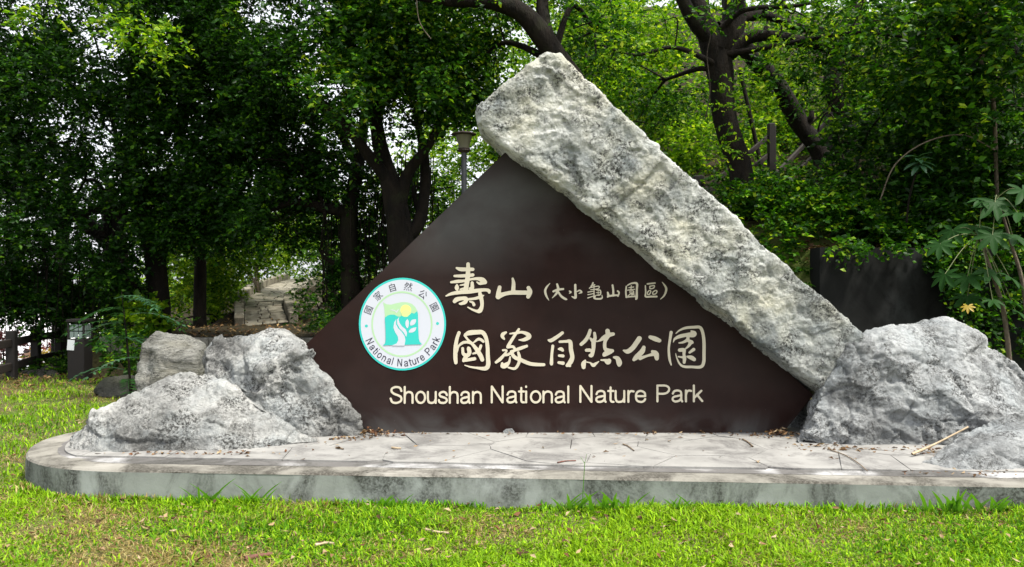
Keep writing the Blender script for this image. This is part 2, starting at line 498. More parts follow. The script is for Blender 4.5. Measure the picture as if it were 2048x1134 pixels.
xs = np.unique(np.round(np.concatenate([np.arange(-14, 12.01, 0.2), np.arange(-80, -14, 4), np.arange(12, 80.1, 4), [-400, -200, 200, 400]]), 3))
ys = np.unique(np.round(np.concatenate([np.arange(2, 24.01, 0.2), np.arange(-24, 2, 3), np.arange(24, 60, 1.5), np.arange(60, 120, 10), [-200, 200, 400, 900], np.arange(8.9, 10.3, 0.06)]), 3))
GX, GY = np.meshgrid(xs, ys)
GZ = gz(GX.ravel(), GY.ravel())
p3 = np.stack([GX.ravel(), GY.ravel(), 0 * GZ], 1)
GZ = GZ + 0.018 * fbm(p3 * 1.3, 3, 3) * ((GY.ravel() > 3.0)) - 0.012
nx, ny = len(xs), len(ys)
ii = (np.arange(ny - 1)[:, None] * nx + np.arange(nx - 1)[None, :])
gf = np.stack([ii, ii + 1, ii + nx + 1, ii + nx], -1).reshape(-1, 4)
ground = link('ground', np_mesh(np.stack([GX.ravel(), GY.ravel(), GZ], 1), gf, 'ground'), None, M['ground'], True)
tag(ground, kind='structure')
bm = bmesh.new(); add_box(bm, Vector((-161.6, 315, -1.885)), (300, 600, 0.03))
tag(link('plaza', bm_mesh(bm), None, M['plaza']), kind='structure')

# ------------------------------------------------------------------ plinth: kerb ring and irregular slabs
KZ, PZ = 0.22, 0.231
front_l, front_r = Vector((-2.70, 5.235)), Vector((4.6, 4.74))
outer = [(4.6, 4.74), (3.11, 4.845), (0.87, 5.01), (-1.0, 5.14), (-2.04, 5.212), (-2.70, 5.26), (-3.11, 5.38), (-3.42, 5.62), (-3.62, 5.98),
         (-3.69, 6.34), (-3.60, 6.68), (-3.34, 6.98), (-2.9, 7.18), (-2.3, 7.26), (0, 7.2), (3.0, 7.1), (4.6, 7.0), (5.2, 6.5), (5.3, 5.9), (5.1, 5.1)]
op = np.array([p[:2] for p in catmull([(x, y, 0) for x, y in outer] + [(outer[0][0], outer[0][1], 0)], 5)])[:-1]
def offset_poly(P, d):
    n = len(P); out = []
    for i in range(n):
        t = P[(i + 1) % n] - P[i - 1]; t /= np.linalg.norm(t)
        out.append(P[i] + d * np.array([t[1], -t[0]]))
    return np.array(out)
area = 0.5 * np.sum(op[:, 0] * np.roll(op[:, 1], -1) - np.roll(op[:, 0], -1) * op[:, 1])
sgn = 1 if area < 0 else -1         # offset inwards
ip = offset_poly(op, sgn * 0.235)
def in_poly(P, x, y):
    x = np.asarray(x); y = np.asarray(y); c = np.zeros(x.shape, bool)
    n = len(P); j = n - 1
    for i in range(n):
        xi, yi = P[i]; xj, yj = P[j]
        with np.errstate(divide='ignore', invalid='ignore'):
            m = ((yi > y) != (yj > y)) & (x < (xj - xi) * (y - yi) / (yj - yi + 1e-12) + xi)
        c ^= m; j = i
    return c

plinth = empty('plinth', (0.5, 6.0, 0), 'low kerbed concrete plinth with pale crazy paving under the sign', 'plinth')
def ring_strip(P, Q, zP, zQ, sub=1):
    n = len(P); v = []
    for k in range(sub + 1):
        t = k / sub
        v.append(np.column_stack([P + (Q - P) * t, np.full(n, zP + (zQ - zP) * t)]))
    v = np.concatenate(v); i = np.arange(n); j = (i + 1) % n
    return v, np.concatenate([np.stack([k * n + i, k * n + j, (k + 1) * n + j, (k + 1) * n + i], 1) for k in range(sub)])
o2 = offset_poly(op, sgn * 0.012)
v, f = merge([ring_strip(op, op, -0.12, KZ - 0.012, 6)])
v[:, :2] += (0.006 * fbm(v * 4.0, 3, 5))[:, None]
link('kerb_face', np_mesh(v, f), plinth, M['kerb'], True)
v, f = merge([ring_strip(op, o2, KZ - 0.012, KZ, 1), ring_strip(o2, ip, KZ, KZ - 0.003, 3), ring_strip(ip, ip, KZ - 0.003, KZ - 0.05, 1)])
v[:, 2] += 0.004 * fbm(v * 5.0, 3, 8)
link('kerb_top', np_mesh(v, f), plinth, M['kerb_top'], True)
bm = bmesh.new()
bm.faces.new([bm.verts.new((x, y, PZ - 0.012)) for x, y in offset_poly(op, sgn * 0.20)])
link('mortar_bed', bm_mesh(bm), plinth, M['mortar'])

def clip_half(P, a, n):
    """keep the part of polygon P where (p-a).n <= 0"""
    out = []
    for i in range(len(P)):
        p, q = P[i - 1], P[i]
        dp, dq = np.dot(p - a, n), np.dot(q - a, n)
        if dp <= 0: out.append(p)
        if (dp < 0 < dq) or (dq < 0 < dp): out.append(p + (q - p) * dp / (dp - dq))
    return out
rs = np.random.default_rng(11)
seeds = []
for iy in range(4):
    for ix in range(17):
        seeds.append((-3.6 + ix * 0.53 + (0.26 if iy % 2 else 0) + rs.uniform(-.19, .19), 5.15 + iy * 0.52 - 0.055 * (ix * 0.5 - 2) + rs.uniform(-.17, .17)))
seeds = np.array(seeds)
ipin = offset_poly(op, sgn * 0.246)
hp = [ipin[i] for i in range(len(ipin))]
for k, s in enumerate(seeds):
    P = [np.array(q, float) for q in ((s[0] - 1.2, s[1] - 1.2), (s[0] + 1.2, s[1] - 1.2), (s[0] + 1.2, s[1] + 1.2), (s[0] - 1.2, s[1] + 1.2))]
    for j, t in enumerate(seeds):
        if j == k: continue
        d = t - s; L = np.linalg.norm(d)
        if L > 2.2: continue
        P = clip_half(P, s + d * 0.5 - d / L * rs.uniform(0.0008, 0.0034), d / L)
        if len(P) < 3: break
    if len(P) >= 3:
        # the inner outline is convex: clip by each of its edges
        for i in range(0, len(ipin)):
            a, b2 = ipin[i], ipin[(i + 1) % len(ipin)]
            e = b2 - a; nrm = -sgn * np.array([e[1], -e[0]]); nrm = nrm / (np.linalg.norm(nrm) + 1e-9)
            P = clip_half(P, a, nrm)
            if len(P) < 3: break
    if len(P) < 3: continue
    P = [p for i, p in enumerate(P) if np.linalg.norm(p - P[i - 1]) > 0.004]
    if len(P) < 3: continue
    ar = abs(0.5 * sum(P[i - 1][0] * P[i][1] - P[i][0] * P[i - 1][1] for i in range(len(P))))
    if ar < 0.01: continue
    bm = bmesh.new(); cen = sum(P) / len(P)
    tilt = rs.normal(0, 0.003, 2); dz = rs.uniform(-0.002, 0.002)
    rough_P = []
    for i in range(len(P)):                       # wobble the long edges a little
        p, q = P[i], P[(i + 1) % len(P)]
        L = np.linalg.norm(q - p); m_ = max(1, int(L / 0.12))
        for t in range(m_):
            w = p + (q - p) * t / m_
            if t: w = w + (cen - w) * rs.uniform(0, 0.014)
            rough_P.append(w)
    top = [bm.verts.new((p[0], p[1], PZ + dz + np.dot(p - cen, tilt))) for p in rough_P]
    bot = [bm.verts.new((p[0], p[1], PZ - 0.03)) for p in rough_P]
    bm.faces.new(top)
    for i in range(len(top)): bm.faces.new((top[i - 1], top[i], bot[i], bot[i - 1]))
    bmesh.ops.recalc_face_normals(bm, faces=bm.faces)
    link('paving_slab', bm_mesh(bm), plinth, M['paving'])

# ------------------------------------------------------------------ sign
SY = 6.5
def sp(px, py, dy=0.0):
    p = at(px, py, SY)
    return Vector((p.x, SY - dy, p.z))
sign = empty('park_sign', sp(1090, 866), 'dark brown diamond park entrance sign with cream lettering and round emblem', 'sign')
bm = bmesh.new()
prof = [(597, 703), (1050, 266), (1628, 790), (1562, 872), (741, 872)]
fr = [bm.verts.new(sp(x, y)) for x, y in prof]
bk = [bm.verts.new(sp(x, y) + Vector((0, 0.26, 0))) for x, y in prof]
bm.faces.new(fr); bm.faces.new(bk[::-1])
for i in range(5): bm.faces.new((fr[i], fr[i - 1], bk[i - 1], bk[i]))
bmesh.ops.recalc_face_normals(bm, faces=bm.faces)
bmesh.ops.bevel(bm, geom=list(bm.edges), offset=0.006, segments=2, affect='EDGES')
link('panel', bm_mesh(bm), sign, M['panel'])

def stroke_field(strokes, x0, y0, x1, y1, step):
    xs_ = np.arange(x0, x1 + step, step); ys_ = np.arange(y0, y1 + step, step)
    X, Y = np.meshgrid(xs_, ys_)
    D = np.full(X.shape, 1e6)
    for st in strokes:
        pts = catmull([(a, b_, w) for a, b_, w in st], 5)
        for p, q in zip(pts[:-1], pts[1:]):
            dx, dy = q[0] - p[0], q[1] - p[1]
            L2 = dx * dx + dy * dy + 1e-9
            t = np.clip(((X - p[0]) * dx + (Y - p[1]) * dy) / L2, 0, 1)
            D = np.minimum(D, np.hypot(X - p[0] - t * dx, Y - p[1] - t * dy) - (p[2] + t * (q[2] - p[2])))
    return xs_, ys_, D

def field_mesh(xs_, ys_, D, to_world, thick):
    """marching squares over the cells: front sheet plus a rim down to the panel"""
    vid, V, faces, rim = {}, [], [], []
    def vert(key, x, y):
        if key not in vid:
            vid[key] = len(V); V.append((x, y))
        return vid[key]
    H, W = D.shape
    ins = D < 0
    ev = np.argwhere(ins[:-1, :-1] | ins[1:, :-1] | ins[:-1, 1:] | ins[1:, 1:])
    for j, i in ev:
        cor = [(j, i), (j, i + 1), (j + 1, i + 1), (j + 1, i)]
        poly, cut = [], []
        for k in range(4):
            a, b_ = cor[k], cor[(k + 1) % 4]
            da, db = D[a], D[b_]
            if da < 0: poly.append(vert(a, xs_[a[1]], ys_[a[0]]))
            if (da < 0) != (db < 0):
                t = da / (da - db)
                key = (min(a, b_), max(a, b_))
                vtx = vert(key, xs_[a[1]] + t * (xs_[b_[1]] - xs_[a[1]]), ys_[a[0]] + t * (ys_[b_[0]] - ys_[a[0]]))
                poly.append(vtx); cut.append(vtx)
        if len(poly) >= 3: faces.append(poly)
        if len(cut) == 2: rim.append(cut)
    co = [to_world(x, y, thick) for x, y in V]
    back = {}
    for a, b_ in rim:
        for q in (a, b_):
            if q not in back:
                back[q] = len(co); co.append(to_world(*V[q], -0.002))
        faces.append([a, b_, back[b_], back[a]])
    me = bpy.data.meshes.new('character')
    me.from_pydata([tuple(c) for c in co], [], faces)
    bm = bmesh.new(); bm.from_mesh(me); bmesh.ops.recalc_face_normals(bm, faces=bm.faces); bm.to_mesh(me); bm.free()
    return me

def character(strokes, ox, oy, sc, parent, mat, thick=0.005, step=0.55, grow=0.0, name='character'):
    st = [[(ox + x / sc, oy + y / sc, max(0.35, w / sc + grow)) for x, y, w in s] for s in strokes]
    allp = [q for s in st for q in s]
    x0 = min(q[0] - q[2] for q in allp) - 2; x1 = max(q[0] + q[2] for q in allp) + 2
    y0 = min(q[1] - q[2] for q in allp) - 2; y1 = max(q[1] + q[2] for q in allp) + 2
    fx, fy, D = stroke_field(st, x0, y0, x1, y1, step)
    return link(name, field_mesh(fx, fy, D, lambda x, y, t: sp(x, y, t), thick), parent, mat)

Z3, Z4, Z5, Z6 = (880, 510, 8.533), (1080, 550, 7.314), (890, 640, 7.585), (1150, 640, 7.314)
big = [
 (Z3, [[(480,155,30),(480,260,36),(470,400,40),(452,520,40),(440,610,40)], [(285,222,18),(350,243,32),(480,245,32),(560,245,28)],
       [(250,358,20),(350,358,26),(480,350,28),(560,340,28)], [(190,465,18),(300,450,28),(420,440,22),(540,412,20),(650,405,28),(725,430,45),(770,465,34)],
       [(740,468,36),(680,488,22),(630,462,12)], [(290,505,12),(288,555,36),(290,588,22)], [(345,515,10),(430,503,18)], [(345,585,12),(420,570,22)],
       [(548,475,26),(550,560,32),(515,572,24)], [(105,698,12),(200,660,26),(350,635,33),(500,625,34),(650,605,32),(780,595,26),(832,612,30),(840,640,20)],
       [(250,790,32),(285,760,38),(360,742,32),(440,745,34),(432,800,34),(365,830,24),(335,830,14)],
       [(680,640,26),(692,700,36),(712,780,32),(715,870,30),(680,950,38),(620,955,22),(540,925,16),(475,890,10)],
       [(470,757,20),(580,745,22),(680,720,26),(745,690,10)], [(510,795,12),(560,812,20),(580,850,25)]]),
 (Z3, [[(1018,550,30),(1000,640,38),(995,710,45)], [(1020,690,45),(1120,660,32),(1240,640,36),(1360,642,36),(1480,642,36)],
       [(1240,402,18),(1255,480,30),(1250,600,36)], [(1510,560,32),(1535,630,40),(1505,710,34)]]),
 (Z5, [[(212,195,26),(180,290,26),(160,420,30),(158,560,31),(165,645,26)],
       [(310,220,22),(370,195,36),(480,185,34),(570,190,32),(622,270,28),(645,400,28),(650,550,30),(655,680,33),(610,735,30),(480,725,16),(380,710,12),(300,685,6)],
       [(300,235,18),(350,300,16),(420,370,22),(490,460,31),(540,540,32),(565,600,30)], [(185,480,13),(205,400,16),(270,345,20),(340,335,20),(400,350,22)],
       [(430,345,10),(500,292,20),(545,297,20),(582,325,20)], [(545,390,20),(520,450,22),(480,490,20),(425,510,12)],
       [(268,430,20),(278,510,24),(330,540,30),(370,500,30),(362,440,30),(350,415,12)], [(330,540,32),(290,600,28)], [(280,618,20),(370,600,24),(450,587,24)]]),
 (Z5, [[(925,188,16),(880,215,28),(870,250,25),(900,290,12)], [(985,207,10),(1080,197,18),(1170,185,20),(1258,220,31),(1272,258,34),(1200,298,26),(1120,302,7)],
       [(1120,140,18),(1080,200,20),(1020,290,23),(960,390,25),(950,415,18)], [(960,408,22),(1030,405,20),(1062,440,18)], [(1000,475,16),(1050,462,20),(1140,430,25),(1240,395,20)],
       [(880,458,16),(935,460,13),(908,512,18),(840,590,25),(775,640,20)], [(1035,475,22),(960,522,20),(895,535,16)],
       [(1010,490,24),(1050,560,27),(1150,605,28),(1280,660,27),(1400,675,25),(1500,677,22)], [(1112,490,18),(1128,560,24),(1120,650,22),(1060,735,20),(960,720,12)],
       [(988,560,12),(970,640,20),(915,690,38),(868,700,26),(868,660,20)]]),
 (Z5, [[(1780,195,23),(1700,255,26),(1610,310,27),(1570,305,14)], [(1635,395,22),(1620,520,20),(1615,640,26),(1615,665,24)],
       [(1740,330,18),(1830,325,20),(1898,330,29),(1910,450,32),(1930,560,32),(1900,640,36),(1850,690,22)], [(1880,690,22),(1895,695,18)],
       [(1725,440,14),(1762,440,27),(1785,460,20)], [(1730,540,18),(1790,545,23)], [(1725,645,20),(1790,655,26)]]),
 (Z6, [[(220,150,22),(190,240,27),(140,310,26),(90,355,24)], [(285,192,20),(292,260,24),(272,320,32),(268,420,27),(245,510,28),(222,518,24)], [(225,270,16),(255,305,24)],
       [(165,442,22),(210,440,24),(240,450,18)], [(475,160,32),(490,210,34),(558,205,24)], [(490,220,36),(420,260,31),(350,305,12),(310,312,9)],
       [(470,240,36),(437,320,25),(440,420,26),(500,450,32),(545,450,25)], [(520,460,32),(450,490,36),(425,510,25)],
       [(150,590,12),(125,640,34),(125,690,28)], [(170,615,8),(220,625,10),(265,660,25),(300,640,19),(350,605,5)],
       [(380,585,10),(440,590,20),(480,610,40),(500,592,28)], [(570,545,16),(620,560,31),(645,620,41),(645,655,27)]]),
 (Z6, [[(940,270,35),(900,330,35),(840,410,35),(770,460,32),(710,445,12)], [(1100,250,26),(1170,275,35),(1232,300,28)],
       [(1005,400,26),(980,460,36),(900,540,36),(860,580,22)], [(950,560,26),(1050,525,17),(1130,503,24),(1180,495,40),(1195,560,30)], [(1130,460,20),(1170,480,36)]]),
 (Z6, [[(1405,180,22),(1385,300,18),(1370,420,16),(1380,560,18),(1405,655,10)],
       [(1475,195,6),(1530,150,12),(1620,115,18),(1740,105,20),(1830,110,22),(1870,200,22),(1885,330,23),(1885,480,23),(1880,620,23),(1835,685,22),(1700,685,18),(1590,680,18),(1530,640,14),(1490,560,9),(1470,490,5)],
       [(1435,325,5),(1460,275,16),(1530,240,26),(1620,220,27),(1720,212,40),(1740,192,32),(1700,162,12)], [(1655,240,22),(1640,290,22),(1580,325,16),(1520,335,9)],
       [(1650,300,22),(1700,320,25),(1715,330,18)], [(1690,330,27),(1660,380,18),(1615,420,9)], [(1530,440,25),(1590,440,27),(1592,500,20),(1600,560,25),(1595,620,20)],
       [(1510,535,9),(1570,545,16)], [(1735,430,23),(1675,475,16)], [(1640,535,13),(1700,550,31),(1740,575,27)]]),
]
for z, st in big: character(st, *z, sign, M['cream'], 0.006)
small = [
 [[(145,122,4),(95,180,14),(75,240,16),(95,310,14),(130,370,4)]],
 [[(195,240,14),(260,215,17),(340,205,14)], [(250,135,14),(265,200,18),(240,270,16),(180,335,5)], [(262,240,12),(310,310,16),(370,350,16),(395,357,6)]],
 [[(515,145,16),(517,250,17),(517,330,19),(465,315,7)], [(430,235,9),(450,250,12),(430,268,7)], [(540,243,6),(580,225,12),(608,253,11),(570,268,6)]],
 [[(775,115,11),(760,150,9),(735,185,7)], [(745,160,7),(800,143,8)], [(722,200,5),(735,185,7),(855,163,7),(850,200,7),(740,216,6)], [(790,150,6),(790,330,8)],
  [(700,250,7),(780,237,6)], [(700,288,7),(780,272,6)], [(700,335,8),(780,308,6)], [(820,217,6),(880,225,9),(880,287,9),(820,297,6)], [(820,257,5),(880,257,5)],
  [(850,217,5),(850,300,5)], [(785,320,9),(800,345,11),(880,348,13),(910,330,9),(905,295,5)], [(810,300,7),(800,335,9)]],
 [[(1060,150,13),(1070,220,14),(1072,300,15)], [(990,255,12),(1000,300,17),(990,320,12)], [(1000,310,14),(1075,298,14),(1140,295,12)], [(1135,235,12),(1155,260,12),(1140,310,10)]],
 [[(1262,165,10),(1255,250,12),(1262,325,12)], [(1280,150,8),(1340,122,11),(1415,125,16),(1415,220,14),(1412,330,18),(1400,355,9)], [(1262,325,9),(1330,315,11),(1400,315,9)],
  [(1300,185,7),(1370,175,7)], [(1335,155,6),(1330,215,7)], [(1280,222,7),(1385,208,7)], [(1310,237,7),(1365,233,7),(1360,260,7),(1310,260,6)], [(1345,260,7),(1285,305,6)],
  [(1335,265,7),(1345,295,7)], [(1378,265,6),(1352,280,6),(1385,295,7)]],
 [[(1570,130,11),(1680,118,11)], [(1540,155,8),(1545,250,10),(1545,315,13),(1620,315,13),(1705,315,13)], [(1605,165,8),(1670,155,8),(1660,190,8),(1610,200,8),(1605,165,8)],
  [(1570,255,8),(1600,225,7),(1620,240,8),(1600,280,8),(1575,285,7),(1570,255,8)], [(1650,250,8),(1690,225,8),(1710,240,8),(1690,275,8),(1650,280,8),(1650,250,8)]],
 [[(1785,103,4),(1835,170,14),(1845,225,15),(1815,300,12),(1760,355,4)]],
]
for st in small: character(st, *Z4, sign, M['cream'], 0.005, 0.42)

# latin lettering drawn as strokes (cap height 1)
def text_mesh(txt):
    c = bpy.data.curves.new('text', 'FONT'); c.body = txt; c.resolution_u = 4
    o = bpy.data.objects.new('text', c); COL.objects.link(o)
    dg = bpy.context.evaluated_depsgraph_get()
    me = bpy.data.meshes.new_from_object(o.evaluated_get(dg))
    bpy.data.objects.remove(o); bpy.data.curves.remove(c)
    me.materials.clear()
    return me
_ell = [(.27 + .215 * math.cos(t_), .36 + .312 * math.sin(t_)) for t_ in np.linspace(0, 2 * math.pi, 17)]
GL = {
 'S': (.67, [[(.57,.72),(.50,.89),(.31,.945),(.12,.86),(.10,.69),(.22,.56),(.40,.48),(.55,.37),(.55,.17),(.34,.05),(.13,.10),(.05,.29)]]),
 'h': (.56, [[(.06,.055),(.06,.945)], [(.06,.42),(.11,.58),(.25,.665),(.40,.60),(.44,.43),(.44,.24),(.44,.055)]]),
 'o': (.56, [_ell]),
 'u': (.56, [[(.06,.665),(.06,.42),(.065,.25),(.11,.09),(.23,.048),(.37,.10),(.43,.25)], [(.44,.665),(.44,.055)]]),
 's': (.50, [[(.42,.49),(.36,.62),(.22,.668),(.08,.59),(.09,.44),(.22,.375),(.36,.315),(.42,.19),(.34,.075),(.21,.048),(.07,.09),(.03,.21)]]),
 'a': (.56, [[(.06,.49),(.12,.62),(.26,.668),(.39,.61),(.42,.47),(.42,.30),(.425,.14),(.46,.055)], [(.42,.40),(.27,.36),(.10,.30),(.05,.18),(.10,.075),(.20,.048),(.34,.10),(.42,.23)]]),
 'n': (.56, [[(.06,.055),(.06,.665)], [(.06,.42),(.11,.58),(.25,.665),(.40,.60),(.44,.43),(.44,.24),(.44,.055)]]),
 'N': (.72, [[(.07,.055),(.07,.945)], [(.085,.93),(.545,.07)], [(.56,.055),(.56,.945)]]),
 't': (.28, [[(.12,.86),(.12,.50),(.12,.18),(.16,.07),(.25,.055)], [(.02,.665),(.24,.665)]]),
 'i': (.22, [[(.06,.055),(.06,.665)], [(.06,.92),(.06,.945)]]),
 'l': (.22, [[(.06,.055),(.06,.945)]]),
 'r': (.34, [[(.06,.055),(.06,.665)], [(.06,.42),(.10,.58),(.18,.66),(.29,.64)]]),
 'e': (.56, [[(.06,.375),(.46,.375)], [(.465,.375),(.43,.57),(.27,.668),(.11,.59),(.055,.37),(.10,.13),(.27,.048),(.40,.10),(.46,.21)]]),
 'P': (.67, [[(.07,.055),(.07,.945)], [(.07,.945),(.22,.945),(.42,.935),(.55,.84),(.565,.68),(.48,.54),(.32,.485),(.07,.485)]]),
 'k': (.50, [[(.06,.055),(.06,.945)], [(.07,.25),(.38,.65)], [(.19,.43),(.42,.07)]]),
 ' ': (.28, []),
}

def solid(pts_front, faces, pts_back):
    bm = bmesh.new()
    fv = [bm.verts.new(p) for p in pts_front]; bv = [bm.verts.new(p) for p in pts_back]
    cnt = {}
    for f_ in faces:
        try: bm.faces.new([fv[i] for i in f_])
        except ValueError: continue
        for i in range(len(f_)):
            k = (f_[i - 1], f_[i]); cnt[frozenset(k)] = cnt.get(frozenset(k), []) + [k]
    for k, l in cnt.items():
        if len(l) == 1:
            a, b_ = l[0]; bm.faces.new((fv[b_], fv[a], bv[a], bv[b_]))
    for v1 in [x for x in bm.verts if not x.link_faces]: bm.verts.remove(v1)
    bmesh.ops.recalc_face_normals(bm, faces=bm.faces)
    return bm_mesh(bm)

for word, x0, x1, base in (('Shoushan', 779, 964, 807.5), ('National', 981, 1139, 806.5), ('Nature', 1158, 1293, 805.5), ('Park', 1312, 1407, 804.5)):
    adv = 0; lay = []
    for c in word: lay.append((c, adv)); adv += GL[c][0]
    lo = min(q[0] for q in GL[word[0]][1][0]) - .057
    hi = lay[-1][1] + max(q[0] for s_ in GL[word[-1]][1] for q in s_) + .057
    kx = (x1 - x0) / (hi - lo); ky = 35.5
    for c, a in lay:
        character([[(x0 + (a + x - lo) * kx, base - y * ky, .057 * ky) for x, y in s_] for s_ in GL[c][1]], 0, 0, 1, sign, M['cream'], 0.005, 0.5, name='letter')

# round emblem (crop scale 5.4, origin 700,545); printed layers 1 mm apart on a thin disc
def ez(x, y): return (700 + x / 5.4, 545 + y / 5.4)
ECX, ECY = 567, 557
emblem = empty('emblem', sp(*ez(ECX, ECY)) - sign.location); emblem.parent = sign
def flat(name, P, layer, mat, holes=None):
    bm = bmesh.new()
    d = 0.004 + 0.0008 * layer
    es = []
    for ring in [P] + (holes or []):
        vs = [bm.verts.new(sp(*ez(x, y), d)) for x, y in ring]
        es += [bm.edges.new((vs[i - 1], vs[i])) for i in range(len(vs))]
    bmesh.ops.triangle_fill(bm, use_beauty=True, use_dissolve=False, edges=es)
    bmesh.ops.recalc_face_normals(bm, faces=bm.faces)
    if bm.faces and sum((f_.normal.y * f_.calc_area() for f_ in bm.faces)) > 0:
        bmesh.ops.reverse_faces(bm, faces=bm.faces)
    return link(name, bm_mesh(bm), emblem, mat)
def ell(cx, cy, rx, ry, n=72): return [(cx + rx * math.cos(2 * math.pi * k / n), cy + ry * math.sin(2 * math.pi * k / n)) for k in range(n)]
def sm(P, n=4): return [tuple(q[:2]) for q in catmull([(x, y, 0) for x, y in P] + [(P[0][0], P[0][1], 0)], n)][:-1]
o_ = ell(ECX, ECY, 470, 500, 96)
link('disc', solid([sp(*ez(x, y), 0.004) for x, y in o_], [list(range(96))], [sp(*ez(x, y), -0.002) for x, y in o_]), emblem, M['teal'])
flat('white_field', ell(ECX, ECY, 450, 479, 96), 1, M['logo_white'])
flat('green_ring', ell(562, 558, 330, 355, 96), 2, M['pale_green'], [ell(562, 558, 313, 337, 96)])
arch_top = [(358, 320), (395, 343), (445, 347), (500, 332), (560, 320), (620, 322), (672, 340), (705, 372), (725, 410), (733, 440), (737, 520), (380, 520), (377, 460), (371, 380)]
flat('emblem_sky', arch_top, 2, M['pale_green'])
flat('emblem_sun', ell(603, 405, 57, 57, 40), 3, M['sun_yellow'])
flat('emblem_cloud', ell(606, 443, 50, 42, 32), 4, M['olive'])
flat('emblem_bird', [(425, 407), (455, 399), (485, 405), (503, 420), (515, 400), (538, 397), (520, 412), (506, 438), (485, 417), (455, 409)], 3, M['logo_white'])
teal = [(378, 488), (405, 465), (440, 455), (480, 455), (515, 473), (535, 478), (560, 466), (585, 478), (620, 478), (648, 452), (668, 436), (695, 443), (728, 416), (735, 450), (738, 600), (744, 715),
        (755, 750), (780, 775), (355, 787), (380, 765), (387, 730), (385, 620)]
flat('emblem_hill', teal, 5, M['teal'])
flat('emblem_road', [(502, 500), (478, 540), (470, 595), (488, 642), (518, 690), (523, 730), (505, 765), (452, 788), (590, 790), (600, 730), (592, 688), (560, 640), (520, 600), (497, 555), (500, 520)], 6, M['logo_white'])
flat('emblem_stream', [(535, 478), (510, 508), (510, 552), (540, 605), (580, 645), (610, 697), (618, 650), (602, 612), (562, 580), (535, 540), (527, 508)], 6, M['logo_white'])
for P in ([(622, 500), (602, 530), (602, 570), (622, 602), (636, 570), (637, 530)], [(715, 503), (672, 510), (652, 540), (656, 572), (695, 560), (713, 532)], [(720, 590), (672, 600), (646, 620), (638, 647), (680, 645), (708, 625)]):
    flat('emblem_leaf', sm(P), 6, M['logo_white'])
for cx, cy in ((178, 577), (946, 550)): flat('emblem_dot', ell(cx, cy, 16, 16, 20), 2, M['teal'])

def emblem_glyph(ch, cx, cy, ang, size, name, from_centre=True):
    me = text_mesh(ch)
    vs = np.array([v1.co[:2] for v1 in me.vertices])
    if not len(vs): return
    fs = [list(p.vertices) for p in me.polygons]
    if from_centre: vs = vs - (vs.min(0) + vs.max(0)) / 2
    else: vs = vs - np.array([(vs[:, 0].min() + vs[:, 0].max()) / 2, 0])
    ca, sa = math.cos(ang), math.sin(ang)
    q = [(cx + (x * ca + y * sa) * size, cy - (-x * sa + y * ca) * size) for x, y in vs]
    bm = bmesh.new(); V = [bm.verts.new(sp(*ez(a, b_), 0.0056)) for a, b_ in q]
    for f_ in fs:
        try: bm.faces.new([V[i] for i in f_])
        except ValueError: pass
    if sum(f_.normal.y if not f_.normal_update() else 0 for f_ in bm.faces) > 0: bmesh.ops.reverse_faces(bm, faces=bm.faces)
    link(name, bm_mesh(bm), emblem, M['ink'])
for ch, cx, cy in (('國', 203, 405), ('家', 303, 252), ('自', 459, 162), ('然', 630, 152), ('公', 790, 235), ('園', 911, 373)):
    emblem_glyph(ch, cx, cy, math.atan2((cx - ECX) / 470, -(cy - ECY) / 500), 96, 'character')
txt = 'National Nature Park'
tot = sum(GL[c][0] for c in txt); acc = 0
for c in txt:
    t = (acc + GL[c][0] / 2) / tot; acc += GL[c][0]
    th = R(159) - t * R(159 - 19)                # degrees below the horizontal, left to right
    bx = ECX + 2 + 436 * math.cos(th); by = ECY + 458 * math.sin(th)
    if not GL[c][1]: continue
    ang = th - math.pi / 2; ca_, sa_ = math.cos(ang), math.sin(ang)
    mid = GL[c][0] / 2 - 0.03
    character([[(bx + ((x - mid) * ca_ + y * sa_) * 84, by - (-(x - mid) * sa_ + y * ca_) * 84, .05 * 84) for x, y in s_] for s_ in GL[c][1]], 700, 545, 5.4, emblem, M['ink'], 0.0062, 0.3, name='letter')

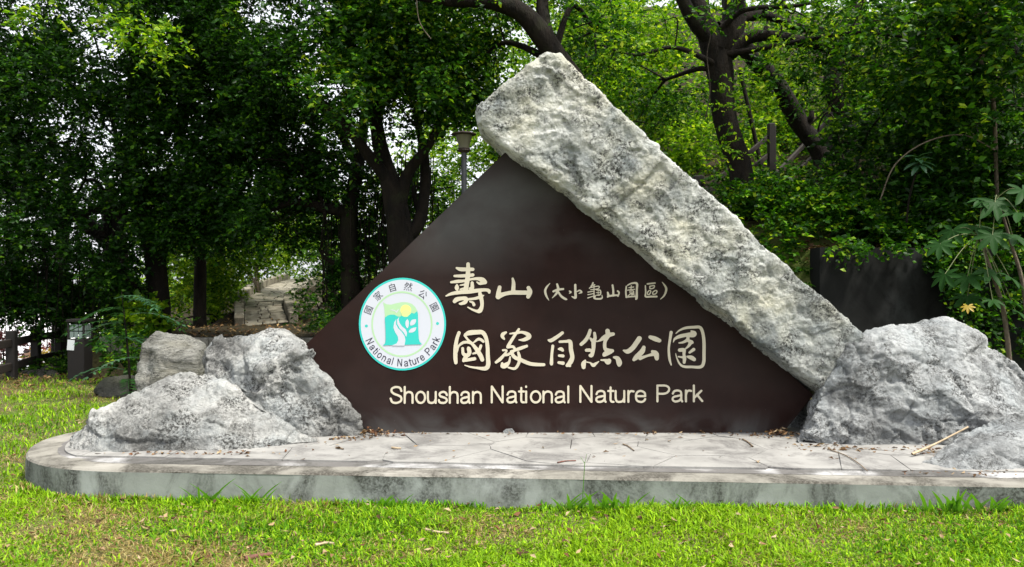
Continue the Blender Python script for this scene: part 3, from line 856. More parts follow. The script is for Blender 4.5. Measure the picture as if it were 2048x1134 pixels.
# ------------------------------------------------------------------ rocks
def rock(name, hulls, mat, label, cat, voxel=0.02, amp=(0.05, 0.03, 0.018, 0.007), seed=0, smooth_it=1, group=None, fs=2.7):
    bm = bmesh.new()
    for pts in hulls:
        b2 = bmesh.new()
        for p in pts: b2.verts.new(p)
        r = bmesh.ops.convex_hull(b2, input=b2.verts)
        bmesh.ops.delete(b2, geom=list({e for e in r['geom_interior'] if isinstance(e, bmesh.types.BMVert)}), context='VERTS')
        bmesh.ops.recalc_face_normals(b2, faces=b2.faces)
        tmp = bpy.data.meshes.new('t'); b2.to_mesh(tmp); b2.free()
        bm.from_mesh(tmp); bpy.data.meshes.remove(tmp)
    me = bm_mesh(bm)
    o = bpy.data.objects.new('t', me); COL.objects.link(o)
    m1 = o.modifiers.new('r', 'REMESH'); m1.mode = 'VOXEL'; m1.voxel_size = voxel
    m2 = o.modifiers.new('s', 'SMOOTH'); m2.factor = 0.5; m2.iterations = smooth_it
    dg = bpy.context.evaluated_depsgraph_get()
    me2 = bpy.data.meshes.new_from_object(o.evaluated_get(dg))
    bpy.data.objects.remove(o); bpy.data.meshes.remove(me)
    n = len(me2.vertices)
    co = np.empty(n * 3); me2.vertices.foreach_get('co', co); co = co.reshape(-1, 3)
    no = np.empty(n * 3); me2.vertices.foreach_get('normal', no); no = no.reshape(-1, 3)
    s = seed * 13.7
    warp = co + 0.05 * np.stack([fbm(co * 3 + k * 31 + s, 3, seed + k) for k in range(3)], 1)
    d = amp[0] * fbm(co * 1.4 + s, 3, seed)
    rot = np.array([[0.8, 0.5, 0.33], [-0.52, 0.85, -0.04], [-0.30, -0.14, 0.94]])
    wr_ = warp @ rot
    f1, e1, r1 = facets(wr_ * fs * 0.62 + s, seed)
    f2, e2, r2 = facets(wr_ * fs * 1.7 + s, seed + 3)
    f3, e3, r3 = facets(wr_ * fs * 4.1 + s, seed + 6)
    d += amp[1] * (1.15 * f1 + 0.5 * f2 + 0.2 * f3)
    sc1 = facets(wr_ * np.array([1.0, 1.0, 1.5]) * 2.3 + s + 9, seed + 11)[2]; sc2 = facets(wr_ * 5.2 + s + 4, seed + 13)[2]
    d -= amp[2] * (1.5 * np.clip(0.52 - sc1, 0, 1) + 0.9 * np.clip(0.5 - sc2, 0, 1)) - amp[2] * 0.2
    where = np.clip(0.35 + 1.5 * fbm(co * 2.7 + s, 2, seed + 25), 0, 1)
    lay = (warp @ np.array([0.35, 0.2, 0.9])) * 3.6 + 1.2 * fbm(co * 2.0 + s, 3, seed + 20)
    sw = lay - np.floor(lay)
    d += amp[2] * 0.8 * (sw ** 3 - 0.25) * where
    d += amp[2] * 0.48 * (fbm(warp * 6.5 + s, 4, seed + 40, 0.55, True) - 0.2)
    d += amp[3] * 0.75 * fbm(co * 24 + s, 3, seed + 60, 0.65)
    d -= amp[1] * 0.3 * np.clip(1 - e1 / 0.05, 0, 1) * where + amp[1] * 0.4 * np.clip(1 - e2 / 0.08, 0, 1) * (1 - where)
    pit = fbm(co * 9 + s, 3, seed + 80)
    d -= amp[3] * 6.0 * np.clip(pit - 0.3, 0, 1) * (0.3 + where)
    co = co + no * d[:, None]
    me2.vertices.foreach_set('co', co.astype(np.float32).ravel()); me2.update()
    me2.materials.clear(); me2.materials.append(mat)
    me2.polygons.foreach_set('use_smooth', np.ones(len(me2.polygons), bool))
    base = Vector((co[:, 0].mean(), co[:, 1].mean(), co[:, 2].min()))
    me2.transform(Matrix.Translation(-base))
    o = bpy.data.objects.new(name, me2); o.location = base; COL.objects.link(o)
    return tag(o, label, cat, group)

def P_(*l): return [at(*q) for q in l]
# leaning slab
slabF, slabB = 6.24, 6.95
front = [(952, 216), (1094, 106), (1120, 114), (1238, 236), (1344, 328), (1484, 452), (1604, 570), (1770, 720), (1690, 822), (1560, 716), (1410, 602), (1240, 468), (1130, 374), (1012, 300), (956, 248)]
halves = [front[0:5] + front[10:15], front[4:11]]
def slab_hull(pp):
    out = []
    for x, y in pp:
        p = at(x, y, 6.3)
        out += [p + Vector((0, -0.06, 0)), p + Vector((0.02, 0.62, -0.02))]
    cx = sum(x for x, y in pp) / len(pp); cy = sum(y for x, y in pp) / len(pp)
    for x, y in pp:
        out.append(at(cx + (x - cx) * 0.95, cy + (y - cy) * 0.95, 6.3) + Vector((0, -0.085, 0)))
    return out
rock('leaning_rock_slab', [slab_hull(front[0:5] + front[11:15]), slab_hull(front[3:6] + front[9:13]), slab_hull(front[4:11])], M['rock_slab'],
     'long pale limestone slab leaning diagonally over the top right of the sign', 'rock', 0.0115, (0.006, 0.015, 0.023, 0.010), 3, 0)
rock('boulder', [P_((136, 908, 5.82), (140, 880, 5.95), (192, 828, 6.0), (285, 772, 6.1), (335, 750, 6.25), (410, 748, 6.35), (450, 766, 6.2), (540, 812, 6.15), (600, 856, 6.2), (640, 884, 6.12),
                    (350, 908, 5.78), (480, 905, 5.83), (240, 908, 5.76), (560, 893, 5.98), (430, 820, 5.98), (330, 812, 5.93), (300, 800, 6.7), (480, 800, 6.8), (200, 850, 6.6), (480, 880, 6.8), (160, 880, 6.5))],
     M['rock'], 'low grey boulder at the rounded left end of the plinth', 'boulder', 0.0125, (0.035, 0.032, 0.034, 0.012), 6)
rock('boulder', [P_((408, 770, 6.5), (412, 712, 6.65), (430, 674, 6.8), (512, 662, 6.75), (542, 656, 6.85), (575, 668, 6.85), (602, 704, 6.42), (640, 752, 6.40), (722, 846, 6.38), (722, 874, 6.38),
                    (640, 878, 6.36), (580, 862, 6.38), (480, 850, 6.3), (500, 740, 6.42), (560, 740, 6.36), (430, 860, 6.7), (600, 700, 7.0), (420, 700, 7.2), (560, 690, 7.2), (640, 780, 7.1), (690, 870, 6.45))],
     M['rock'], 'tall grey boulder against the left corner of the sign', 'boulder', 0.0125, (0.04, 0.038, 0.034, 0.012), 9)
rock('boulder', [P_((1588, 888, 6.08), (1602, 850, 6.2), (1650, 768, 6.18), (1724, 678, 6.22), (1745, 668, 6.6), (1850, 646, 6.85), (1888, 642, 6.8), (1908, 650, 6.55), (1965, 690, 6.5), (2052, 748, 6.5),
                    (2140, 800, 6.5), (2160, 900, 6.3), (2060, 905, 5.95), (1850, 896, 6.02), (1700, 900, 6.0), (1800, 700, 6.38), (1740, 810, 6.06), (1900, 790, 6.0), (2000, 820, 6.1), (1650, 860, 6.02),
                    (1900, 690, 7.2), (2060, 780, 7.2), (1680, 740, 7.1), (1590, 850, 7.0), (1585, 885, 6.8))],
     M['rock_right'], 'large blue-grey boulder at the foot of the leaning slab, right of the sign', 'boulder', 0.0135, (0.045, 0.044, 0.038, 0.012), 12)
rock('boulder', [P_((1832, 934, 5.40), (1872, 900, 5.55), (1955, 860, 5.70), (2050, 828, 5.8), (2200, 780, 5.9), (2300, 840, 5.7), (2300, 960, 5.30), (2050, 950, 5.2), (1900, 948, 5.22), (1960, 905, 5.30),
                    (2050, 880, 5.5), (2200, 860, 5.5), (2080, 900, 6.1), (1950, 915, 6.0))],
     M['rock_right'], 'low grey rock in the right front corner of the plinth', 'boulder', 0.0125, (0.03, 0.03, 0.026, 0.009), 17)
rock('boulder', [P_((270, 735, 8.6), (284, 685, 8.7), (312, 660, 8.9), (378, 668, 8.9), (408, 684, 8.9), (420, 705, 8.9), (424, 760, 8.7), (300, 850, 8.2), (420, 850, 8.2), (340, 720, 8.3), (276, 800, 8.3), (390, 720, 8.3),
                    (420, 740, 9.6), (300, 740, 9.6), (340, 690, 9.4), (420, 840, 9.4))],
     M['rock_band'], 'yellowish banded boulder on the lawn behind the two left boulders', 'boulder', 0.02, (0.04, 0.03, 0.03, 0.008), 21)
rock('boulder', [P_((190, 782, 10.4), (208, 758, 10.5), (258, 747, 10.6), (305, 750, 10.6), (316, 765, 10.5), (316, 795, 10.2), (250, 797, 10.1), (195, 795, 10.2), (220, 770, 11.2), (305, 770, 11.2))],
     M['rock_dark'], 'small dark mossy boulder on the lawn below the ferny sapling', 'boulder', 0.025, (0.03, 0.02, 0.012, 0.006), 25)
rock('boulder', [P_((32, 762, 12.3), (60, 742, 12.6), (100, 735, 12.9), (116, 748, 12.6), (116, 770, 12.3), (40, 775, 12.1), (60, 755, 13.1), (110, 755, 13.2))],
     M['rock_dark'], 'dark stone lying at the foot of the wooden fence', 'boulder', 0.03, (0.03, 0.02, 0.012, 0.006), 29)

# ------------------------------------------------------------------ retaining wall, terrace, path
def wall_line(x): return 9.0 + 0.108 * (x - 3.45)
bm = bmesh.new()
n = 14
cols = []
for k in range(n + 1):
    x = 3.48 + (9.5 - 3.48) * k / n; y = wall_line(x); t = 1.86 - 0.02 * k / n
    cols.append([bm.verts.new((x, y, -0.2)), bm.verts.new((x, y, t)), bm.verts.new((x, y + 0.3, t)), bm.verts.new((x, y + 0.3, -0.2))])
for a, b_ in zip(cols[:-1], cols[1:]):
    for i in range(4): bm.faces.new((a[i], b_[i], b_[(i + 1) % 4], a[(i + 1) % 4]))
bm.faces.new(cols[0]); bm.faces.new(cols[-1][::-1])
bmesh.ops.recalc_face_normals(bm, faces=bm.faces)
tag(link('retaining_wall', bm_mesh(bm), None, M['wall']), 'black-stained concrete retaining wall behind the right boulder', 'wall')

terr = empty('terrace_edge', (-4.5, 12.4, 0), 'pale concrete kerb edging the raised terrace before the stone path', 'kerb')
tp = catmull([(-6.5, 12.75, 0), (-6.1, 12.5, 0), (-5.0, 12.35, 0), (-3.4, 12.3, 0), (-1.0, 12.3, 0)], 4)
for a, b_ in zip(tp[:-1], tp[1:]):
    d = (b_ - a); d /= np.linalg.norm(d)
    beam('kerbstone', (*(a + d * 0.006)[:2], 0.44), (*(b_ - d * 0.006)[:2], 0.44), 0.22, 0.34, M['kerb_top'], terr, 0.015)

path = empty('stone_path', (-5.3, 17, 0.4), 'curving stone-paved path climbing away between kerbstones', 'path')
Lp = [tuple(at(*q)) for q in ((489, 652, 17.0), (489, 612, 18.6), (505, 588, 20.5), (540, 570, 24), (582, 557, 29))]
Rp = [tuple(at(*q)) for q in ((577, 642, 17.2), (566, 606, 18.8), (586, 589, 21), (607, 574, 24.5), (634, 556, 29))]
Lc, Rc = catmull(Lp, 8), catmull(Rp, 8)
rs = np.random.default_rng(5)
for i in range(len(Lc) - 1):
    cuts = np.sort(np.concatenate([[0, 1], np.clip(np.array([0.34, 0.67]) + rs.uniform(-.12, .12, 2), 0.1, 0.9)]))
    for u0, u1 in zip(cuts[:-1], cuts[1:]):
        gap = 0.012
        q = [Lc[i] + (Rc[i] - Lc[i]) * (u0 + gap), Lc[i] + (Rc[i] - Lc[i]) * (u1 - gap), Lc[i + 1] + (Rc[i + 1] - Lc[i + 1]) * (u1 - gap), Lc[i + 1] + (Rc[i + 1] - Lc[i + 1]) * (u0 + gap)]
        cen = sum(q) / 4
        q = [p + (cen - p) * 0.02 for p in q]
        bm = bmesh.new(); dz = rs.uniform(-0.012, 0.008)
        t = [bm.verts.new(p + np.array([0, 0, dz])) for p in q]; b_ = [bm.verts.new(p - np.array([0, 0, 0.10])) for p in q]
        bm.faces.new(t)
        for k in range(4): bm.faces.new((t[k - 1], t[k], b_[k], b_[k - 1]))
        bmesh.ops.recalc_face_normals(bm, faces=bm.faces)
        link('paving_stone', bm_mesh(bm), path, M['path_stone'])
bm = bmesh.new()                                   # bed that carries the stones down to the terrace
for A, B_ in zip(zip(Lc[:-1], Rc[:-1]), zip(Lc[1:], Rc[1:])):
    t = [bm.verts.new(np.array(p) - np.array([0, 0, 0.025])) for p in (A[0], A[1], B_[1], B_[0])]
    b_ = [bm.verts.new((v1.co.x, v1.co.y, v1.co.z - 0.6)) for v1 in t]
    bm.faces.new(t)
    for k in range(4): bm.faces.new((t[k - 1], t[k], b_[k], b_[k - 1]))
bmesh.ops.recalc_face_normals(bm, faces=bm.faces)
link('path_bed', bm_mesh(bm), path, M['wall'])
for C_, side in ((Lc, -1), (Rc, 1)):
    for i in range(0, len(C_) - 2, 2):
        a, b_ = np.array(C_[i]), np.array(C_[i + 2])
        d = b_ - a; L_ = np.linalg.norm(d); d /= L_
        o_ = np.array([side * 0.11 * d[1], -side * 0.11 * d[0], 0.06])
        beam('kerbstone', a + o_ + d * 0.03, b_ + o_ - d * 0.03, 0.2, 0.26, M['path_stone'], path, 0.02)
steps = empty('garden_steps', tuple(at(610, 640, 17.3)), 'few rough stone steps in the grass right of the stone path', 'steps')
for k in range(4):
    p = at(612 + k * 2, 628 - k * 12, 18 + k * 0.7)
    box_obj('step', (p.x, p.y, p.z - 0.1), (0.75, 0.4, 0.2), M['path_stone'], steps, Matrix.Rotation(0.15, 4, 'Z'), 0.02)

# ------------------------------------------------------------------ fences
def fence_post(parent, x, y, z, h, w=0.13, mat=None):
    box_obj('post', (x, y, z + h / 2 - 0.15), (w, w, h + 0.3), mat or M['wood_dark'], parent, Matrix.Rotation(0.12, 4, 'Z'), 0.012)
fp = [(-7.25, 10.6), (-7.60, 12.1), (-7.95, 13.3), (-8.07, 14.2), (-8.34, 15.9), (-8.7, 17.6)]
fence = empty('wooden_fence', (fp[1][0], fp[1][1], 0), 'dark wooden post-and-rail fence at the far left', 'fence')
for x, y in fp: fence_post(fence, x, y, gz1(x, y), 0.73)
for (x0, y0), (x1, y1) in zip(fp[:-1], fp[1:]):
    for zz in (0.55, 0.19):
        beam('rail', (x0, y0, gz1(x0, y0) + zz), (x1, y1, gz1(x1, y1) + zz), 0.05, 0.12, M['wood_brown'], fence, 0.01)
b0 = at(1543, 345, 13.0)
rail = empty('stair_railing', tuple(b0), 'dark wooden stair railing climbing the wooded slope on the right', 'railing')
def rpost(px, top, bot, Y, w=0.12):
    a = at(px, bot, Y); b_ = at(px, top, Y)
    box_obj('post', (a.x, Y, (a.z + b_.z) / 2 - 0.3), (w, w, b_.z - a.z + 0.6), M['wood_dark'], rail, None, 0.012)
rpost(1543, 247, 345, 13.0); rpost(1657, 225, 312, 14.6); rpost(1396, 352, 400, 12.4, 0.16)
for a, b_ in (((1405, 385, 12.4), (1536, 274, 13.0)), ((1408, 415, 12.4), (1537, 310, 13.0)), ((1400, 381, 12.38), (1470, 374, 12.6)), ((1550, 350, 13.05), (1652, 245, 14.6)), ((1550, 388, 13.05), (1652, 287, 14.6))):
    beam('rail', at(*a), at(*b_), 0.045, 0.075, M['wood_brown'], rail, 0.008)

# ------------------------------------------------------------------ bollard light, lamp post
Yb = 11.97
def bp(px, py, dy=0.0):
    p = at(px, py, Yb); return Vector((p.x, Yb + dy, p.z))
x0, x1 = bp(134.5, 700).x, bp(168, 700).x
w = x1 - x0; cx = (x0 + x1) / 2
boll = empty('bollard_light', (cx, Yb + w / 2, 0), 'square dark wooden bollard light with latticed panes beside the fence', 'bollard')
zt = bp(0, 643).z; zp0, zp1 = bp(0, 677).z, bp(0, 648).z
box_obj('body', (cx, Yb + w / 2, (zp0 - 0.01 - 0.1) / 2), (w, w, zp0 - 0.01 + 0.1), M['wood_dark'], boll, None, 0.008)
box_obj('cap', (cx, Yb + w / 2, zt + 0.012), (w + 0.03, w + 0.03, 0.045), M['wood_dark'], boll, None, 0.008)
for sx in (-1, 1):
    for sy in (-1, 1):
        box_obj('corner_post', (cx + sx * (w / 2 - 0.012), Yb + w / 2 + sy * (w / 2 - 0.012), (zp0 + zp1) / 2 + 0.003), (0.022, 0.022, zp1 - zp0 + 0.03), M['wood_dark'], boll)
pw = (w - 0.05) / 3; ph = (zp1 - zp0 - 0.02) / 2
for face, (dx, dy) in {'f': (0, -1), 'l': (-1, 0), 'r': (1, 0)}.items():
    for i in range(3):
        for j in range(2):
            u = -w / 2 + 0.025 + (i + 0.5) * pw; zc = zp0 + (j + 0.5) * (ph + 0.01)
            k = w / 2 - 0.016
            c = (cx + u, Yb + w / 2 - k, zc) if face == 'f' else (cx + dx * k, Yb + w / 2 + u, zc)
            box_obj('pane', c, (pw - 0.012, 0.008, ph - 0.006) if face == 'f' else (0.008, pw - 0.012, ph - 0.006), M['frost'], boll)
note = box_obj('paper_notice', bp(142, 690, -0.006), (0.105, 0.004, 0.155), M['paper'], None, Matrix.Rotation(R(4), 4, 'Y'))
tag(note, 'small white paper notice pinned to the bollard light', 'notice')
note.data.transform(Matrix.Translation(-bp(142, 690, -0.006))); note.location = bp(142, 690, -0.006)

def lathe(name, prof, c, mat, parent, seg=24):
    th = np.arange(seg) / seg * 2 * np.pi
    v = np.concatenate([np.column_stack([c[0] + r * np.cos(th), c[1] + r * np.sin(th), np.full(seg, z)]) for r, z in prof])
    i = np.arange(len(prof) - 1)[:, None] * seg; j = np.arange(seg)[None, :]
    f = np.stack([i + j, i + (j + 1) % seg, i + seg + (j + 1) % seg, i + seg + j], -1).reshape(-1, 4)
    return link(name, np_mesh(v, f), parent, mat, False)
Yl = 10.6; LK = Yl / 15.0; lx = at(928, 300, Yl).x; lz = lambda py: at(928, py, Yl).z
lgz = gz1(lx, Yl)
lamp = empty('lamp_post', (lx, Yl, lgz), 'old park lamp post with disc hat seen behind the sign', 'lamp post')
lathe('post', [(0.075 * LK, lgz - 0.2), (0.075 * LK, lgz + 0.8), (0.055 * LK, lgz + 0.85), (0.052 * LK, lz(305))], (lx, Yl), M['lamp_metal'], lamp)
lathe('collar', [(0.05 * LK, lz(306)), (0.11 * LK, lz(303)), (0.11 * LK, lz(299)), (0.12 * LK, lz(297))], (lx, Yl), M['rust'], lamp)
gm, gnt, gp, go = mat_new('dusty_lamp_glass'); gp.inputs['Base Color'].default_value = (0.10, 0.095, 0.06, 1); gp.inputs['Roughness'].default_value = 0.3
lathe('lamp_glass', [(0.098 * LK, lz(298)), (0.105 * LK, lz(290)), (0.15 * LK, lz(275)), (0.16 * LK, lz(270))], (lx, Yl), gm, lamp)
lathe('hat', [(0.17 * LK, lz(271)), (0.235 * LK, lz(269.5)), (0.235 * LK, lz(267.5)), (0.12 * LK, lz(264)), (0.03 * LK, lz(262)), (0.0, lz(261.5))], (lx, Yl), M['rust'], lamp)
tube_obj('hoop', [[(lx + 0.09 * math.cos(a), Yl + 0.09 * math.sin(a), lz(301), 0.006) for a in np.linspace(0, 2 * math.pi, 17)]], M['rust'], lamp, 6, sub=1)

# ------------------------------------------------------------------ foliage
def leaf_arrays(p, d, nrm, L, W, fold=0.18, droop=0.12):
    d = d / (np.linalg.norm(d, axis=1)[:, None] + 1e-9)
    s = np.cross(d, nrm); s /= np.linalg.norm(s, axis=1)[:, None] + 1e-9
    nn = np.cross(s, d)
    L = np.broadcast_to(np.asarray(L, float), (len(p),))[:, None]; W = np.broadcast_to(np.asarray(W, float), (len(p),))[:, None]
    mid = p + d * L * 0.48 + nn * W * fold
    a = mid + s * W * 0.5; b_ = mid - s * W * 0.5
    tip = p + d * L - nn * L * droop
    v = np.stack([p, a, tip, b_], 1).reshape(-1, 3)
    k = np.arange(len(p))[:, None] * 4
    f = np.concatenate([k + np.array([[0, 1, 2]]), k + np.array([[0, 2, 3]])])
    return v, f

def sprays(c, outd, rng, per=14, length=0.34, L=0.065, W=0.034, droop=0.25, flat=0.55):
    """c: spray origins; outd: their directions -> leaf arrays"""
    n = len(c)
    d = outd / (np.linalg.norm(outd, axis=1)[:, None] + 1e-9)
    t = (np.arange(per) + 0.5) / per
    T = np.tile(t, n); D = np.repeat(d, per, 0); C = np.repeat(c, per, 0)
    ln = np.repeat(length * rng.uniform(0.6, 1.25, n), per)
    pos = C + D * (ln * T)[:, None]
    pos[:, 2] -= droop * ln * T * T
    side = np.cross(D, np.array([0, 0, 1.0])) + 1e-4; side /= np.linalg.norm(side, axis=1)[:, None]
    sg = np.tile(np.where(np.arange(per) % 2, 1.0, -1.0), n)[:, None]
    ld = D * 0.55 + side * sg * 0.8 + rng.normal(0, 0.38, D.shape)
    nr = np.array([0, 0, 1.0]) * flat + rng.normal(0, 0.55, D.shape)
    sz = rng.uniform(0.5, 1.45, len(pos))
    return leaf_arrays(pos, ld, nr, L * sz, W * sz)

def clump_points(c, r, n, rng, shell=0.5, hole=None, hs=1.3):
    u = rng.normal(0, 1, (int(n * 1.9), 3)); u /= np.linalg.norm(u, axis=1)[:, None]
    rad = rng.uniform(0, 1, len(u)) ** shell
    p = np.array(c) + u * rad[:, None] * np.array(r)
    if hole is not None:
        keep = fbm(p * hs, 3, 77) > hole
        p, u = p[keep], u[keep]
    return p[:n], u[:n]

def crown_mesh(clumps, rng, per=14, length=0.34, L=0.065, W=0.034, hole=-0.12, flat=0.55, shell=0.5, dens=1.0):
    parts = []
    for (px, py, Y, rx, ry, rz, n) in clumps:
        c = at(px, py, Y)
        p, u = clump_points(c, (rx, ry, rz), int(n * dens), rng, shell, hole)
        parts.append(sprays(p, u + rng.normal(0, 0.5, u.shape) + np.array([0, 0, -0.1]), rng, per, length, L, W, flat=flat))
    v, f = merge(parts)
    return v, f

def auto_limbs(trunk_pts, clumps, rng, k=3):
    out = []
    T = np.array([p[:3] for p in trunk_pts]); TR = np.array([p[3] for p in trunk_pts])
    for (px, py, Y, rx, ry, rz, n) in clumps:
        c = np.array(at(px, py, Y))
        j = int(np.argmin(np.linalg.norm(T - c, axis=1) + 1.2 * np.maximum(0, T[:, 2] - c[2])))
        a = T[j]; r0 = min(TR[j] * 0.4, 0.05)
        m_ = (a + c) / 2 + rng.normal(0, 0.12, 3) + np.array([0, 0, 0.15])
        out.append([(*a, r0), (*m_, r0 * 0.72), (*c, r0 * 0.45)])
        for q in range(k):
            e = c + rng.normal(0, 1, 3) * np.array([rx, ry, rz]) * 0.55
            mm = (c + e) / 2 + rng.normal(0, 0.08, 3)
            out.append([(*c, r0 * 0.45), (*mm, r0 * 0.3), (*e, 0.008)])
    return out

TREE_SEED = [100]
def tree(name, label, trunk, limbs, clumps, leaf='leaf_dark', bark='bark', cat='tree', per=14, length=0.34, L=0.065, W=0.034, hole=-0.12, roots=None, group=None, flat=0.55, base_flare=True, k=3, dens=1.0, sunlit_clumps=None):
    TREE_SEED[0] += 1; sd = TREE_SEED[0]; rng = np.random.default_rng(sd)
    tp_ = [pt(*q) for q in trunk]
    gzb = gz1(tp_[0][0], tp_[0][1])
    if base_flare:
        x, y, z, r = tp_[0]
        tp_ = [(x, y, min(gzb, z) - 0.25, r * 1.5), (x, y, min(gzb, z) + 0.12, r * 1.22)] + tp_
    root = empty(name, (tp_[0][0], tp_[0][1], gzb), label, cat, group)
    tube_obj('trunk', [tp_], M[bark], root, 14, 0.16, sd, 6)
    lim = [[pt(*q) for q in l] for l in limbs]
    for i, l in enumerate(lim):
        tube_obj('branch', [l], M[bark], root, 10, 0.14, sd + i, 6)
    if clumps:
        tr = tp_ + [q for l in lim for q in l]
        br = tube_obj('twigs', auto_limbs(tr[2:] if base_flare else tr, clumps, rng, k), M[bark], root, 6, 0.1, sd, 5)
        br['kind'] = 'stuff'
        v, f = crown_mesh(clumps, rng, per, length, L, W, hole, flat, 0.5, dens)
        cr = link('crown', np_mesh(v, f), root, M[leaf]); cr['kind'] = 'stuff'
    if sunlit_clumps:
        v, f = crown_mesh(sunlit_clumps, rng, per, length, L, W, hole, flat)
        cr = link('sunlit_sprigs', np_mesh(v, f), root, M['leaf_bright']); cr['kind'] = 'stuff'  # sprays the sun catches, their brightness put into the leaf colour
    if roots:
        paths = []
        for (px, py0, py1, Y) in roots:
            a, b_ = at(px, py0, Y), at(px, py1, Y)
            m_ = (a + b_) / 2 + Vector((rng.normal(0, 0.04), rng.normal(0, 0.04), 0))
            paths.append([(*a, 0.009), (*m_, 0.007), (b_.x + rng.normal(0, .05), b_.y, b_.z, 0.005)])
        ro = tube_obj('aerial_roots', paths, M['bark'], root, 5, 0, sd, 5); ro['kind'] = 'stuff'
    return root

rr = np.random.default_rng(3)
# --- dark fig trees on the left
tree('fig_tree', 'massive dark fig tree with a twin trunk behind the fence at far left',
     [(240, 690, 14.5, .25), (236, 600, 14.5, .23), (232, 520, 14.5, .21), (226, 440, 14.5, .17), (205, 380, 14.3, .13)],
     [[(232, 500, 14.5, .15), (150, 430, 14.2, .11), (60, 405, 14, .08), (-40, 340, 14, .05)], [(228, 450, 14.5, .13), (255, 380, 14.6, .09), (235, 280, 14.8, .06)]],
     [(30, 60, 13, 1.3, 1.3, .9, 330), (150, 170, 13, 1.2, 1.4, .9, 360), (40, 280, 13, 1.1, 1.2, .8, 300), (170, 360, 13.4, 1.1, 1.2, .7, 320), (60, 450, 13, 1.0, 1.1, .6, 260), (190, 470, 13.2, .8, 1, .5, 170),
      (-120, 200, 13, 1.3, 1.5, 1.6, 300), (100, -120, 13.5, 1.8, 1.8, .9, 330), (70, 560, 13.4, .8, .8, .45, 130), (170, 590, 13.6, .6, .7, .35, 90), (-60, 520, 12.6, .8, .8, .7, 150), (10, 588, 13.2, .6, .6, .38, 110), (95, 612, 13.2, .55, .6, .3, 90)],
     roots=[(rr.uniform(5, 215), rr.uniform(430, 560), rr.uniform(640, 705), rr.uniform(12.6, 13.8)) for _ in range(46)], dens=2.3, L=.075, W=.042, hole=-.06)
tree('fig_tree', 'dark fig tree with a straight forked trunk behind the banded boulder',
     [(318, 690, 13.2, .2), (316, 600, 13.2, .18), (310, 520, 13.2, .17), (296, 460, 13.2, .16), (275, 400, 13.1, .12), (264, 320, 13, .10), (262, 220, 13, .085), (268, 60, 13, .06)],
     [[(312, 520, 13.2, .13), (350, 440, 13.3, .09), (420, 340, 13.4, .06), (470, 220, 13.4, .04)], [(296, 460, 13.2, .1), (215, 420, 12.9, .07), (120, 440, 12.6, .05)]],
     [(300, 30, 12, 1.2, 1.3, .8, 360), (430, 90, 12.4, 1.2, 1.3, .8, 360), (330, 190, 12.6, 1.0, 1.1, .6, 230), (470, 230, 12.6, 1.0, 1.2, .75, 300), (370, 320, 12.8, 1.1, 1.1, .6, 290), (500, 370, 12.6, .9, 1, .6, 250),
      (300, 420, 12.8, .8, .9, .45, 190), (420, 440, 12.9, .9, .9, .4, 190), (350, -120, 12.5, 1.8, 1.8, .9, 380), (240, 540, 12.9, .5, .6, .35, 80)], dens=2.3, L=.075, W=.042, hole=-.06, sunlit_clumps=[(225, 40, 10.6, .35, .4, .16, 22), (300, 65, 10.4, .4, .4, .14, 26), (300, 110, 10.5, .2, .3, .12, 10), (540, 20, 11, .5, .5, .25, 24), (60, 10, 10.5, .5, .5, .2, 20)])
tree('fig_tree', 'fig tree with a low horizontal limb left of the lamp post',
     [(702, 640, 12.2, .15), (700, 540, 12.2, .14), (696, 450, 12.2, .13), (704, 400, 12.2, .11), (720, 300, 12.3, .09), (735, 190, 12.3, .07)],
     [[(698, 425, 12.2, .10), (650, 416, 12.1, .085), (592, 404, 12.0, .06), (540, 420, 11.9, .035)], [(715, 330, 12.3, .08), (670, 250, 12.3, .06), (620, 190, 12.2, .045), (560, 150, 12.2, .03)]],
     [(560, 40, 11.6, 1.1, 1.2, .8, 340), (600, 150, 11.6, 1.0, 1.1, .6, 290), (680, 70, 11.6, 1.0, 1.1, .8, 320), (560, 300, 12, .9, 1, .6, 240), (640, 350, 12.2, .8, .9, .45, 190), (560, 440, 11.8, .55, .7, .35, 120),
      (640, 500, 12.4, .5, .6, .4, 120), (660, 590, 12.5, .5, .5, .42, 130), (600, -120, 12, 1.6, 1.6, .8, 300), (720, 480, 12.6, .5, .6, .4, 90)],
     roots=[(rr.uniform(645, 780), rr.uniform(330, 440), rr.uniform(520, 640), rr.uniform(11.8, 12.6)) for _ in range(44)], dens=2.0, L=.072, W=.04, hole=-.05)
